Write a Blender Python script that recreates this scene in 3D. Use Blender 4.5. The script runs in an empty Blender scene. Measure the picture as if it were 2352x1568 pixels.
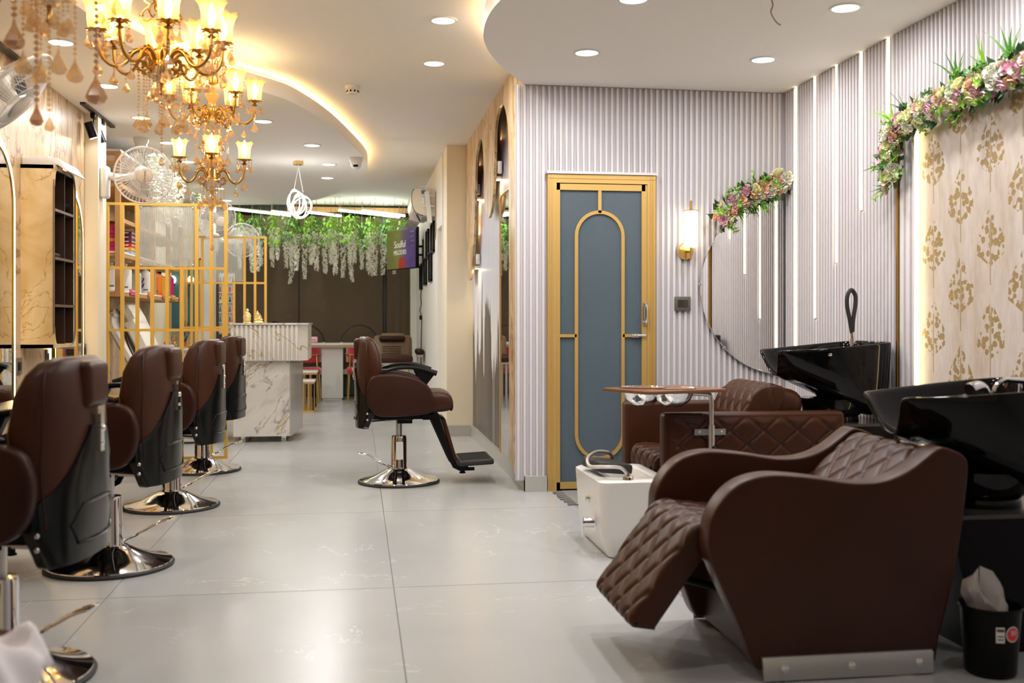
import bpy, bmesh, math, random
from math import sin, cos, pi, radians as R, sqrt, atan2
from mathutils import Vector, Matrix, Euler
random.seed(7)
S = bpy.context.scene
COL = S.collection

# ------------------------------------------------------------------ camera, world, exposure
cam_d = bpy.data.cameras.new('camera')
cam = bpy.data.objects.new('camera', cam_d); COL.objects.link(cam)
cam.location = (0, 0, 1.10)
cam.rotation_euler = (R(90), 0, R(-8.425))
cam_d.sensor_width = 36; cam_d.lens = 36.58
cam_d.shift_y = -48 / 2352
cam_d.clip_start = 0.05
cam_d.dof.use_dof = True; cam_d.dof.focus_distance = 6.9; cam_d.dof.aperture_fstop = 2.8
S.camera = cam
W = bpy.data.worlds.new('world'); S.world = W; W.use_nodes = True
W.node_tree.nodes['Background'].inputs[0].default_value = (1, .93, .84, 1)
W.node_tree.nodes['Background'].inputs[1].default_value = 0.05
vs = S.view_settings
vs.view_transform = 'Standard'; vs.look = 'None'; vs.gamma = 1; vs.use_curve_mapping = False
vs.exposure = 0.13
S.cycles.max_bounces = 8; S.cycles.diffuse_bounces = 4; S.cycles.glossy_bounces = 4
S.cycles.transmission_bounces = 6; S.cycles.transparent_max_bounces = 16
S.cycles.sample_clamp_indirect = 6; S.cycles.caustics_reflective = False; S.cycles.caustics_refractive = False
S.cycles.use_denoising = True
WHITE = (1, .985, .972); WARM = (1, .66, .30); SOFT = (1, .82, .55)
P_DOWN = 11.0       # watts of one recessed downlight
P_BULB = 1.7        # watts of one chandelier candle bulb

# ------------------------------------------------------------------ helpers
def wl(o):
    v = Vector((0, 0, 0))
    while o is not None:
        v += o.location; o = o.parent
    return v
def tag(o, label=None, cat=None, group=None, kind=None):
    if label: o['label'] = label
    if cat: o['category'] = cat
    if group: o['group'] = group
    if kind: o['kind'] = kind
    return o
def empty(name, loc=(0, 0, 0), label=None, cat=None, group=None, rz=0, parent=None):
    o = bpy.data.objects.new(name, None); COL.objects.link(o)
    o.empty_display_size = .05
    o.location = loc; o.rotation_euler = (0, 0, rz)
    if parent: o.parent = parent
    return tag(o, label, cat, group)
def inst(name, mesh, parent=None, loc=(0, 0, 0), rot=(0, 0, 0), sc=1):
    o = bpy.data.objects.new(name, mesh); COL.objects.link(o)
    if parent: o.parent = parent
    o.location = loc; o.rotation_euler = rot
    o.scale = (sc, sc, sc) if isinstance(sc, (int, float)) else sc
    return o
def copy_tree(o, parent=None):
    c = o.copy(); COL.objects.link(c)
    if parent: c.parent = parent
    for ch in list(o.children): copy_tree(ch, c)
    return c
class MB:
    def __init__(s): s.v = []; s.f = []; s.m = Matrix()
    def add(s, vs_, fs):
        n = len(s.v)
        s.v += [tuple(s.m @ Vector(p)) for p in vs_]
        s.f += [tuple(i + n for i in f) for f in fs]
        return s
    def box(s, c, d, rot=None):
        x, y, z = d[0] / 2, d[1] / 2, d[2] / 2
        vs_ = [Vector(p) for p in ((-x,-y,-z),(x,-y,-z),(x,y,-z),(-x,y,-z),(-x,-y,z),(x,-y,z),(x,y,z),(-x,y,z))]
        if rot is not None:
            e = Euler(rot).to_matrix(); vs_ = [e @ p for p in vs_]
        c = Vector(c)
        return s.add([p + c for p in vs_], [(0,3,2,1),(4,5,6,7),(0,1,5,4),(1,2,6,5),(2,3,7,6),(3,0,4,7)])
    def bb(s, a, b):
        return s.box([(a[i] + b[i]) / 2 for i in range(3)], [abs(b[i] - a[i]) for i in range(3)])
    def rbox(s, c, d, r, seg=3, rot=None):
        bm = bmesh.new(); bmesh.ops.create_cube(bm, size=1)
        bmesh.ops.scale(bm, vec=d, verts=bm.verts)
        bmesh.ops.bevel(bm, geom=bm.edges[:], offset=r, segments=seg, profile=.5, affect='EDGES', clamp_overlap=True)
        return s.bmadd(bm, c, rot)
    def bmadd(s, bm, c=(0, 0, 0), rot=None):
        e = Euler(rot).to_matrix() if rot is not None else Matrix.Identity(3)
        c = Vector(c); bm.verts.index_update()
        vs_ = [e @ v.co + c for v in bm.verts]; fs = [tuple(v.index for v in f.verts) for f in bm.faces]
        bm.free(); return s.add(vs_, fs)
    def tube(s, pts, r, seg=8, closed=False, cap=True):
        pts = [Vector(p) for p in pts]; n = len(pts)
        rs = r if isinstance(r, (list, tuple)) else [r] * n
        vs_ = []; prev = None
        for i, p in enumerate(pts):
            if closed: t = pts[(i + 1) % n] - pts[i - 1]
            else: t = pts[min(i + 1, n - 1)] - pts[max(i - 1, 0)]
            t = t.normalized() if t.length > 1e-9 else Vector((0, 0, 1))
            if prev is None:
                a = Vector((0, 0, 1)) if abs(t.z) < .9 else Vector((1, 0, 0))
                prev = (a - t * a.dot(t)).normalized()
            else:
                q = prev - t * prev.dot(t)
                prev = q.normalized() if q.length > 1e-6 else prev
            b = t.cross(prev)
            for k in range(seg):
                an = 2 * pi * k / seg
                vs_.append(p + (prev * cos(an) + b * sin(an)) * rs[i])
        fs = []
        for i in range(n if closed else n - 1):
            j = (i + 1) % n
            for k in range(seg):
                l = (k + 1) % seg
                fs.append((i*seg+k, i*seg+l, j*seg+l, j*seg+k))
        if cap and not closed:
            fs.append(tuple(range(seg))[::-1]); fs.append(tuple((n-1)*seg + k for k in range(seg)))
        return s.add(vs_, fs)
    def cyl(s, p0, p1, r0, r1=None, seg=16):
        return s.tube([p0, p1], [r0, r0 if r1 is None else r1], seg)
    def lathe(s, prof, seg=24, c=(0, 0, 0), rot=None, mod=None):
        e = Euler(rot).to_matrix() if rot is not None else Matrix.Identity(3)
        c = Vector(c); vs_ = []
        for i, (r, z) in enumerate(prof):
            for k in range(seg):
                a = 2 * pi * k / seg; rr = max(r, 1e-4) * (mod(a, i) if mod else 1)
                vs_.append(e @ Vector((rr * cos(a), rr * sin(a), z)) + c)
        n = len(prof)
        fs = [(i*seg+k, i*seg+(k+1) % seg, (i+1)*seg+(k+1) % seg, (i+1)*seg+k) for i in range(n-1) for k in range(seg)]
        if prof[0][0] > 1e-4 and prof[0] != prof[-1]: fs.append(tuple(range(seg))[::-1])
        if prof[-1][0] > 1e-4 and prof[0] != prof[-1]: fs.append(tuple((n-1)*seg+k for k in range(seg)))
        return s.add(vs_, fs)
    def ell(s, c, r, seg=12, rings=8, rot=None):
        bm = bmesh.new(); bmesh.ops.create_uvsphere(bm, u_segments=seg, v_segments=rings, radius=1)
        bmesh.ops.scale(bm, vec=r, verts=bm.verts)
        return s.bmadd(bm, c, rot)
    def prism(s, poly, a, b, axes='xz', bev=0, seg=2):
        # polygon in two axes, extruded from a to b on the third
        def pt(u, v, w):
            d = dict(zip(axes, (u, v))); o = [k for k in 'xyz' if k not in axes][0]; d[o] = w
            return (d['x'], d['y'], d['z'])
        bm = bmesh.new()
        f = bm.faces.new([bm.verts.new(pt(u, v, a)) for u, v in poly])
        r = bmesh.ops.extrude_face_region(bm, geom=[f])
        d = Vector(pt(0, 0, b)) - Vector(pt(0, 0, a))
        bmesh.ops.translate(bm, vec=d, verts=[g for g in r['geom'] if isinstance(g, bmesh.types.BMVert)])
        bmesh.ops.recalc_face_normals(bm, faces=bm.faces)
        if bev:
            ed = [e for e in bm.edges if any(len(q.verts) > 4 for q in e.link_faces)]
            bmesh.ops.bevel(bm, geom=ed, offset=bev, segments=seg, profile=.5, affect='EDGES', clamp_overlap=True)
        return s.bmadd(bm)
    def grid(s, fn, nu, nv, cu=False, cv=False):
        vs_ = [fn(i, j) for i in range(nu) for j in range(nv)]
        fs = [(i*nv+j, ((i+1) % nu)*nv+j, ((i+1) % nu)*nv+(j+1) % nv, i*nv+(j+1) % nv)
              for i in range(nu if cu else nu-1) for j in range(nv if cv else nv-1)]
        return s.add(vs_, fs)
    def loft(s, loops, cap=True):
        n = len(loops[0])
        s.add([p for l in loops for p in l],
              [(i*n+k, i*n+(k+1) % n, (i+1)*n+(k+1) % n, (i+1)*n+k) for i in range(len(loops)-1) for k in range(n)]
              + ([tuple(range(n))[::-1], tuple((len(loops)-1)*n+k for k in range(n))] if cap else []))
        return s
    def mesh(s, name, mat, smooth=True, ang=40):
        me = bpy.data.meshes.new(name); me.from_pydata(s.v, [], s.f)
        bm = bmesh.new(); bm.from_mesh(me); bmesh.ops.recalc_face_normals(bm, faces=bm.faces); bm.to_mesh(me); bm.free()
        if smooth:
            me.shade_smooth(); me.set_sharp_from_angle(angle=R(ang))
        if mat: me.materials.append(mat)
        me.update(); return me
    def build(s, name, mat, parent=None, local=False, smooth=True, ang=40, kind=None):
        if parent is not None and not local:
            o = wl(parent); s.v = [(p[0]-o.x, p[1]-o.y, p[2]-o.z) for p in s.v]
        ob = inst(name, s.mesh(name, mat, smooth, ang), parent)
        if kind: ob['kind'] = kind
        return ob
def M(): return MB()
def spline(pts, n=6, closed=False):
    pts = [Vector(p) if len(p) == 3 else Vector((p[0], p[1], 0)) for p in pts]; out = []
    N = len(pts); rng = range(N) if closed else range(N - 1)
    for i in rng:
        if closed: p0, p1, p2, p3 = pts[i-1], pts[i], pts[(i+1) % N], pts[(i+2) % N]
        else: p0, p1, p2, p3 = pts[max(i-1, 0)], pts[i], pts[i+1], pts[min(i+2, N-1)]
        for k in range(n):
            t = k / n
            out.append(.5*((2*p1)+(p2-p0)*t+(2*p0-5*p1+4*p2-p3)*t*t+(3*p1-p0-3*p2+p3)*t**3))
    if not closed: out.append(pts[-1])
    return out
def sp2(pts, n=5, closed=False): return [(p.x, p.y) for p in spline(pts, n, closed)]
def sub(o, lv=1):
    m = o.modifiers.new('sub', 'SUBSURF'); m.levels = lv; m.render_levels = lv; return o
def text(body, size, mat, parent, loc, rot, name='lettering', ext=.0005, align='CENTER'):
    c = bpy.data.curves.new(name, 'FONT'); c.body = body; c.size = size; c.extrude = ext
    c.align_x = align; c.align_y = 'CENTER'; c.materials.append(mat)
    tmp = bpy.data.objects.new(name, c); COL.objects.link(tmp)
    me = bpy.data.meshes.new_from_object(tmp.evaluated_get(bpy.context.evaluated_depsgraph_get()))
    bpy.data.objects.remove(tmp); bpy.data.curves.remove(c)
    if not me.materials: me.materials.append(mat)
    return inst(name, me, parent, Vector(loc) - wl(parent) if parent else loc, rot)

# ------------------------------------------------------------------ materials
def mk(name, col, rough=.5, metal=0, spec=.5, coat=0, emit=None, es=0, sheen=0):
    m = bpy.data.materials.new(name); m.use_nodes = True
    b = m.node_tree.nodes['Principled BSDF']
    b.inputs['Base Color'].default_value = (*col, 1); b.inputs['Roughness'].default_value = rough
    b.inputs['Metallic'].default_value = metal; b.inputs['Specular IOR Level'].default_value = spec
    b.inputs['Coat Weight'].default_value = coat
    if sheen: b.inputs['Sheen Weight'].default_value = sheen
    if emit:
        b.inputs['Emission Color'].default_value = (*emit, 1); b.inputs['Emission Strength'].default_value = es
    return m
class NT:
    def __init__(s, m): s.t = m.node_tree; s.b = s.t.nodes['Principled BSDF']; s.out = s.t.nodes['Material Output']
    def n(s, ty, **kw):
        nd = s.t.nodes.new(ty)
        for k, v in kw.items():
            if hasattr(nd, k): setattr(nd, k, v)
            else: nd.inputs[k.replace('_', ' ')].default_value = v
        return nd
    def l(s, a, b): s.t.links.new(a, b)
    def math(s, op, a, b=None, c=None):
        nd = s.t.nodes.new('ShaderNodeMath'); nd.operation = op
        for i, x in enumerate((a, b, c)):
            if x is None: continue
            if isinstance(x, (int, float)): nd.inputs[i].default_value = x
            else: s.l(x, nd.inputs[i])
        return nd.outputs[0]
    def ramp(s, fac, stops):
        nd = s.t.nodes.new('ShaderNodeValToRGB'); e = nd.color_ramp.elements
        while len(e) > 1: e.remove(e[-1])
        e[0].position = stops[0][0]; e[0].color = (*stops[0][1], 1)
        for p, c in stops[1:]:
            q = e.new(p); q.color = (*c, 1)
        s.l(fac, nd.inputs[0]); return nd.outputs[0]
    def mix(s, f, a, b):
        nd = s.t.nodes.new('ShaderNodeMix'); nd.data_type = 'RGBA'
        for x, i in ((f, 0), (a, 6), (b, 7)):
            if isinstance(x, (int, float)): nd.inputs[i].default_value = x
            elif isinstance(x, tuple): nd.inputs[i].default_value = (*x, 1)
            else: s.l(x, nd.inputs[i])
        return nd.outputs[2]
    def obj(s, scale=(1, 1, 1), rot=(0, 0, 0)):
        tc = s.t.nodes.new('ShaderNodeTexCoord'); mp = s.t.nodes.new('ShaderNodeMapping')
        mp.inputs['Scale'].default_value = scale; mp.inputs['Rotation'].default_value = rot
        s.l(tc.outputs['Object'], mp.inputs[0]); return mp.outputs[0]
    def rs(s, rot, scale):
        tc = s.t.nodes.new('ShaderNodeTexCoord'); a = s.t.nodes.new('ShaderNodeMapping'); b = s.t.nodes.new('ShaderNodeMapping')
        a.inputs['Rotation'].default_value = rot; b.inputs['Scale'].default_value = scale
        s.l(tc.outputs['Object'], a.inputs[0]); s.l(a.outputs[0], b.inputs[0]); return b.outputs[0]
    def noise(s, vec, scale, detail=4, dist=0, rough=.5):
        nd = s.n('ShaderNodeTexNoise'); s.l(vec, nd.inputs['Vector'])
        nd.inputs['Scale'].default_value = scale; nd.inputs['Detail'].default_value = detail
        nd.inputs['Distortion'].default_value = dist; nd.inputs['Roughness'].default_value = rough
        return nd.outputs[0]
    def vein(s, fac, w):      # thin line where noise crosses .5
        a = s.math('ABSOLUTE', s.math('SUBTRACT', fac, .5))
        nd = s.n('ShaderNodeMapRange'); s.l(a, nd.inputs[0])
        nd.inputs[1].default_value = 0; nd.inputs[2].default_value = w; nd.inputs[3].default_value = 1; nd.inputs[4].default_value = 0
        return nd.outputs[0]
    def col(s, c): s.l(c, s.b.inputs['Base Color'])
    def bump(s, h, st=.3, d=.01):
        nd = s.n('ShaderNodeBump'); nd.inputs['Strength'].default_value = st; nd.inputs['Distance'].default_value = d
        s.l(h, nd.inputs['Height']); s.l(nd.outputs[0], s.b.inputs['Normal'])

plaster = mk('ceiling_paint', (.90, .88, .84), .75)
cream = mk('cream_wall_paint', (.80, .72, .56), .6)
whitewall = mk('white_wall_paint', (.78, .77, .73), .6)
slat_m = mk('fluted_panel_white', (.71, .675, .69), .45)
groove_m = mk('fluted_panel_shaded_groove', (.58, .545, .58), .5)  # same white panel, with the shade of the grooves put into its colour
black_m = mk('black_plastic', (.0045, .0045, .005), .36, spec=.13)
blackg = mk('black_ceramic', (.003, .003, .0035), .06, spec=.32)
shellm = mk('black_moulded_shell', (.004, .005, .0055), .20, spec=.28)
rubber = mk('black_rubber', (.02, .019, .018), .6)
chrome = mk('chrome', (.86, .86, .87), .07, 1)
steel = mk('brushed_steel', (.62, .60, .58), .32, .9)
goldp = mk('gold_partition_paint', (.80, .47, .085), .38, .2)
goldd = mk('gold_door_metal', (.66, .42, .13), .34, .4)
goldm = mk('polished_gold', (.80, .55, .18), .18, 1)
brass = mk('antique_brass', (.42, .24, .065), .28, 1)
white_p = mk('white_plastic', (.78, .76, .72), .35)
white_l = mk('white_leatherette', (.74, .70, .62), .45)
white_t = mk('white_acrylic', (.80, .78, .75), .25, coat=.4)
red_v = mk('red_velvet', (.42, .008, .022), .75, sheen=.5)
tan_l = mk('tan_leather', (.17, .105, .05), .45)
wood = mk('honey_wood', (.50, .27, .10), .5)
mirror_m = mk('mirror_glass', (.90, .90, .89), .015, 1)
paper = mk('paper', (.82, .80, .77), .6)
cloth_w = mk('white_towel', (.80, .76, .78), .9)
darkwood = mk('dark_niche', (.035, .016, .009), .5)
greyplate = mk('grey_switch_plate', (.12, .10, .085), .4)
skirt = mk('grey_skirting_tile', (.44, .43, .40), .25)
stemg = mk('green_stem', (.08, .17, .03), .6)
leafd = mk('dark_leaf', (.025, .075, .02), .5)
leafl = mk('light_leaf', (.26, .55, .04), .5)
leafm = mk('mid_leaf', (.085, .27, .035), .5)
leafp = mk('pale_leaf', (.42, .55, .30), .55)
petalw = mk('white_petal', (.84, .81, .70), .6)
petal_cols = {'peach': (.90, .60, .42), 'pink': (.87, .54, .64), 'yellow': (.88, .85, .52), 'ivory': (.88, .87, .76), 'blush': (.88, .64, .58)}
roses_m = {k: mk('rose_' + k, v, .6) for k, v in petal_cols.items()}
def emat(name, col, st):
    m = bpy.data.materials.new(name); m.use_nodes = True; t = m.node_tree
    t.nodes.remove(t.nodes['Principled BSDF']); e = t.nodes.new('ShaderNodeEmission')
    e.inputs[0].default_value = (*col, 1); e.inputs[1].default_value = st
    t.links.new(e.outputs[0], t.nodes['Material Output'].inputs[0]); return m
lamp_m = emat('downlight_diffuser', WHITE, 6)
lamp_m.cycles.emission_sampling = 'NONE'
bulb_m = emat('candle_bulb', (1, .80, .45), 25); bulb_m.cycles.emission_sampling = 'NONE'
cove_m = emat('cove_strip', (1, .58, .20), 26)
strip_m = emat('wall_light_strip', (1, .86, .60), 4.2)
strip_y = emat('warm_light_strip', (1, .74, .34), 8)
tube_m = emat('tube_light', (.97, 1, .90), 27)
ring_m = emat('pendant_ring', (1, .98, .95), 5)
sconce_m = emat('sconce_glass_lit', (1, .84, .58), 5)
strip_m2 = emat('mirror_light_strip', (1, .76, .38), 4.5)
spot_m2 = emat('device_lamp', (1, .9, .7), 1.2)
spot_m = emat('spot_face', (1, .97, .92), 12)

# leather
leather = mk('brown_leather', (.074, .026, .016), .38, spec=.25)
t = NT(leather); o = t.obj(); nz = t.noise(o, 5, 3)
t.col(t.mix(nz, (.034, .0098, .0040), (.060, .0176, .0070)))
t.bump(t.noise(o, 260, 2), .12, .002)
leather2 = mk('brown_leather_dark', (.060, .020, .013), .44, spec=.2)
t = NT(leather2); o = t.obj(); t.col(t.mix(t.noise(o, 6, 2), (.023, .0066, .0034), (.041, .0122, .006))); t.bump(t.noise(o, 200, 2), .1, .002)
# floor tile
tile_m = mk('floor_tile', (.60, .60, .58), .16, spec=.5)
t = NT(tile_m); o = t.obj()
cl = t.ramp(t.noise(o, 1.1, 5, .6), [(.3, (.40, .412, .415)), (.7, (.455, .465, .465))])
v1 = t.vein(t.noise(o, .9, 7, 1.2, .6), .004)
v1 = t.math('MULTIPLY', v1, t.math('GREATER_THAN', t.noise(o, 2.1, 2), .52))
t.col(t.mix(t.math('MULTIPLY', v1, .55), cl, (.66, .655, .64)))
t.b.inputs['Roughness'].default_value = .27
grout = mk('grout', (.20, .195, .185), .7)
# beige marble-effect laminate
def beige(name, sc, light, mid, dark, veinc, rot=(0, 0, 0), vw=.018):
    m = mk(name, light, .35); t = NT(m); o = t.obj(sc, rot)
    a = t.noise(o, 3.2, 6, 1.4, .55)
    c = t.ramp(a, [(.30, dark), (.44, mid), (.56, light), (.75, mid)])
    b = t.vein(t.noise(o, 2.3, 5, 2.2, .55), vw)
    k = t.math('MULTIPLY', b, t.math('GREATER_THAN', t.noise(o, 1.7, 2), .40))
    t.col(t.mix(t.math('MULTIPLY', k, .9), c, veinc)); return m
marble_b = beige('beige_marble_wall', (1, .8, .42), (.62, .46, .30), (.52, .37, .215), (.33, .195, .09), (.22, .12, .05), vw=.03)
marble_d = beige('beige_marble_drip', (1, 1.15, .42), (.70, .54, .33), (.54, .38, .19), (.34, .21, .09), (.24, .14, .06), vw=.03)
marble_g = beige('golden_marble_cabinet', (1, 1, .9), (.74, .57, .34), (.66, .48, .24), (.55, .36, .13), (.42, .27, .06), (.3, .2, .5))
marble_w = mk('white_marble', (.74, .73, .70), .12)
t = NT(marble_w); o2 = t.rs((0, R(42), 0), (.9, 1.3, 2.6))
c = t.ramp(t.noise(o2, 2.2, 6, 1.2), [(.30, (.52, .50, .50)), (.48, (.72, .71, .68)), (.8, (.78, .77, .74))])
b1 = t.math('MULTIPLY', t.vein(t.noise(o2, 1.6, 6, 1.6, .6), .030), t.math('GREATER_THAN', t.noise(o2, 1.2, 2), .46))
b2 = t.math('MULTIPLY', t.vein(t.noise(o2, 2.6, 6, 1.2, .6), .022), t.math('GREATER_THAN', t.noise(o2, 2.0, 2), .5))
t.col(t.mix(t.math('MULTIPLY', b2, .7), t.mix(t.math('MULTIPLY', b1, .85), c, (.40, .27, .10)), (.22, .20, .20)))
marble_f = mk('white_marble_flute', (.76, .73, .66), .25)
t = NT(marble_f); o2 = t.rs((0, R(-50), 0), (.6, .6, 1.6))
b1 = t.math('MULTIPLY', t.vein(t.noise(o2, 2.0, 3, .8, .5), .007), t.math('GREATER_THAN', t.noise(o2, 1.6, 2), .45))
t.col(t.mix(b1, (.74, .71, .64), (.42, .27, .08)))
# mural: pale sky streaks over dark ground
mural_m = mk('painted_mural', (.5, .5, .5), .4)
t = NT(mural_m); o = t.obj(); sx = t.n('ShaderNodeSeparateXYZ'); t.l(o, sx.inputs[0])
st = t.noise(t.obj((1, 3.2, .16)), 1.6, 4, .3, .6); st2 = t.noise(t.obj((1, 7, .4)), 1.3, 3, .2)
edge = t.math('ADD', sx.outputs[2], t.math('MULTIPLY', t.math('SUBTRACT', st, .5), -2.6))
up = t.n('ShaderNodeMapRange'); t.l(edge, up.inputs[0])
for i, v in enumerate((.98, 1.01, 0, 1)): up.inputs[i + 1].default_value = v
sky = t.ramp(t.math('ADD', t.math('MULTIPLY', sx.outputs[2], .36), t.math('MULTIPLY', st2, .12)),
             [(.42, (.80, .81, .82)), (.60, (.66, .70, .82)), (.80, (.52, .54, .70)), (.93, (.10, .07, .10)), (1, (.03, .02, .03))])
gr = t.ramp(st2, [(.35, (.075, .062, .055)), (.6, (.125, .108, .10)), (.78, (.24, .22, .21))])
t.col(t.mix(up.outputs[0], gr, sky))
# wallpaper with gold flower stalks
wallp = mk('floral_wallpaper', (.7, .6, .5), .5)
t = NT(wallp); o = t.obj(); sx = t.n('ShaderNodeSeparateXYZ'); t.l(o, sx.inputs[0])
yy = t.math('ADD', t.math('DIVIDE', sx.outputs[1], .235), .03)
ci = t.math('FLOOR', yy); fy = t.math('SUBTRACT', t.math('FRACT', yy), .5)
zz = t.math('ADD', t.math('DIVIDE', sx.outputs[2], .42), t.math('MULTIPLY', ci, .5))
fz = t.math('SUBTRACT', t.math('FRACT', zz), .5)
tri = t.math('MINIMUM', t.math('MULTIPLY', t.math('SUBTRACT', .36, fz), 1.25), t.math('MULTIPLY', t.math('ADD', fz, .30), 3.2))
wid = t.math('MINIMUM', tri, .44)
mask = t.math('LESS_THAN', t.math('ABSOLUTE', fy), wid)
vo = t.n('ShaderNodeTexVoronoi'); vo.inputs['Scale'].default_value = 31; vo.inputs['Randomness'].default_value = .8
t.l(t.obj((0, 1, 1)), vo.inputs['Vector'])
pet = t.math('LESS_THAN', t.math('ADD', vo.outputs['Distance'], t.math('MULTIPLY', t.noise(o, 60, 2), .55)), .80)
gap = t.math('GREATER_THAN', t.math('ABSOLUTE', fy), .022)
fl = t.math('MULTIPLY', t.math('MULTIPLY', mask, pet), gap)
stem = t.math('MULTIPLY', t.math('LESS_THAN', t.math('ABSOLUTE', fy), .018), t.math('LESS_THAN', fz, .2))
fl = t.math('MAXIMUM', fl, t.math('MULTIPLY', stem, .8))
bg = t.ramp(t.math('ADD', t.math('MULTIPLY', t.noise(t.obj((1, 7, 1.2)), 1.6, 5, .3), .6), t.math('MULTIPLY', t.noise(t.obj((1, 5, 1.5)), 9, 4), .4)), [(.3, (.43, .35, .28)), (.5, (.54, .46, .40)), (.72, (.60, .56, .55))])
t.col(t.mix(fl, bg, t.mix(vo.outputs['Distance'], (.33, .225, .09), (.25, .17, .06))))
# blind fabric
blind_m = mk('brown_blind', (.085, .055, .032), .8)
t = NT(blind_m); t.col(t.mix(t.noise(t.obj((1, 1, 14)), 7, 3), (.066, .042, .024), (.105, .07, .042)))
# ribbed glass
def sheet(name, tint, fr_trans, fr_diff, dcol):
    m = bpy.data.materials.new(name); m.use_nodes = True; tt = m.node_tree
    tt.nodes.remove(tt.nodes['Principled BSDF'])
    tr = tt.nodes.new('ShaderNodeBsdfTransparent'); tr.inputs[0].default_value = (*tint, 1)
    df = tt.nodes.new('ShaderNodeBsdfTranslucent'); df.inputs[0].default_value = (*dcol, 1)
    d2 = tt.nodes.new('ShaderNodeBsdfDiffuse'); d2.inputs[0].default_value = (*dcol, 1)
    gl = tt.nodes.new('ShaderNodeBsdfGlossy'); gl.inputs[1].default_value = .08
    a = tt.nodes.new('ShaderNodeMixShader'); b = tt.nodes.new('ShaderNodeMixShader'); c = tt.nodes.new('ShaderNodeMixShader')
    a.inputs[0].default_value = .5; tt.links.new(df.outputs[0], a.inputs[1]); tt.links.new(d2.outputs[0], a.inputs[2])
    b.inputs[0].default_value = fr_diff; tt.links.new(tr.outputs[0], b.inputs[1]); tt.links.new(a.outputs[0], b.inputs[2])
    c.inputs[0].default_value = 1 - fr_trans; tt.links.new(b.outputs[0], c.inputs[1]); tt.links.new(gl.outputs[0], c.inputs[2])
    tt.links.new(c.outputs[0], tt.nodes['Material Output'].inputs[0]); return m
ribglass = sheet('ribbed_glass', (.86, .88, .84), .80, .50, (.72, .74, .68))
crystal = sheet('amber_crystal', (1, .85, .62), .72, .24, (1, .68, .34))
crystal_c = sheet('clear_crystal', (.95, .90, .82), .60, .15, (.95, .88, .78))
shade_m = sheet('amber_shade_glass', (1, .80, .42), .86, .60, (1, .70, .28))
fan_blade = sheet('fan_blade', (.9, .9, .9), .93, .22, (.6, .57, .53))
door_glass = mk('blue_grey_ribbed_glass', (.125, .185, .225), .28, spec=.6)
t = NT(door_glass); o = t.obj(); t.col(t.mix(t.noise(o, 1.2, 2), (.085, .125, .155), (.125, .17, .205)))
fabric_grey = mk('woven_mat', (.3, .3, .29), .9)
t = NT(fabric_grey); wv = t.n('ShaderNodeTexWave', bands_direction='Y'); wv.inputs['Scale'].default_value = 28; t.l(t.obj(), wv.inputs['Vector'])
t.col(t.ramp(wv.outputs[1], [(.45, (.03, .03, .03)), (.55, (.42, .41, .39))]))
def simple(name, c, rough=.4, metal=0): return mk(name, c, rough, metal)
magenta = simple('magenta_card', (.52, .01, .13)); orange_b = simple('orange_plastic', (.85, .20, .01), .3)
yellow_b = simple('amber_plastic', (.75, .35, .02), .3); purple_d = simple('purple_print', (.08, .02, .12))
tagred = simple('label_magenta', (.50, .02, .12)); tagor = simple('label_orange', (.62, .14, .02)); ochre = simple('ochre_card', (.62, .30, .03))
redc = simple('red_card', (.55, .03, .02)); bluec = simple('pale_blue_card', (.30, .42, .60)); plumc = simple('plum_card', (.12, .02, .06))
ivory_g = simple('ivory_gold', (.72, .56, .22), .35, .3); teal = simple('teal_print', (.03, .13, .15))

# ------------------------------------------------------------------ room lights
def area(name, loc, size, power, col, rot=(0, 0, 0), sy=None):
    d = bpy.data.lights.new(name, 'AREA'); d.energy = power; d.color = col; d.size = size
    d.shape = 'DISK' if sy is None else 'RECTANGLE'
    if sy is not None: d.size_y = sy
    o = bpy.data.objects.new(name, d); COL.objects.link(o); o.location = loc; o.rotation_euler = rot
    return o
def point(name, loc, power, col, r=.02):
    d = bpy.data.lights.new(name, 'POINT'); d.energy = power; d.color = col; d.shadow_soft_size = r
    o = bpy.data.objects.new(name, d); COL.objects.link(o); o.location = loc; return o

# ------------------------------------------------------------------ the room
ZL, ZU = 2.625, 2.775
floor = M().bb((-2.4, -1.6, -.06), (2.95, 15.6, -.003)).build('floor', grout); floor['kind'] = 'structure'
xs = [-2.4] + [.146 + 1.133 * k for k in range(-2, 3)] + [2.95]
ys = [-1.6] + [4.314 + 1.725 * k for k in range(-3, 7)] + [15.6]
for i in range(len(xs) - 1):
    for j in range(len(ys) - 1):
        M().bb((xs[i] + .0022, ys[j] + .0022, -.012), (xs[i+1] - .0022, ys[j+1] - .0022, 0)).build('tile', tile_m, floor, smooth=False)
ceil = M().bb((-2.4, -1.6, ZU), (2.95, 15.6, ZU + .1)).build('ceiling', plaster); ceil['kind'] = 'structure'
lc = sp2([(-1.75, -1.6), (-1.72, 2), (-1.62, 4), (-1.45, 4.8), (-1.34, 5.33), (-1.29, 5.92), (-1.06, 6.52), (-.844, 6.836), (-.534, 7.25),
          (-.379, 7.64), (-.21, 8.29), (-.045, 9.2), (.065, 9.92), (.095, 10.48), (.037, 11.3), (-.16, 12.27), (-.44, 13.18), (-.8, 13.75), (-1.5, 14.1), (-2.39, 14.2)], 5)
M().prism([(-2.39, -1.6)] + lc, ZL, ZL + .105, 'xy').build('dropped_section', plaster, ceil, ang=30)
rc = sp2([(1.7, -1.6), (1.65, 2.2), (1.35, 3.4), (1.0, 4.05), (.76, 4.5), (.672, 4.907), (.646, 5.2), (.662, 5.52), (.713, 5.78), (.786, 6.014), (.885, 6.266), (1.064, 6.64)], 5)
M().prism(rc + [(2.94, 6.64), (2.94, -1.6)], ZL, ZL + .105, 'xy').build('dropped_section', plaster, ceil, ang=30)
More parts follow.
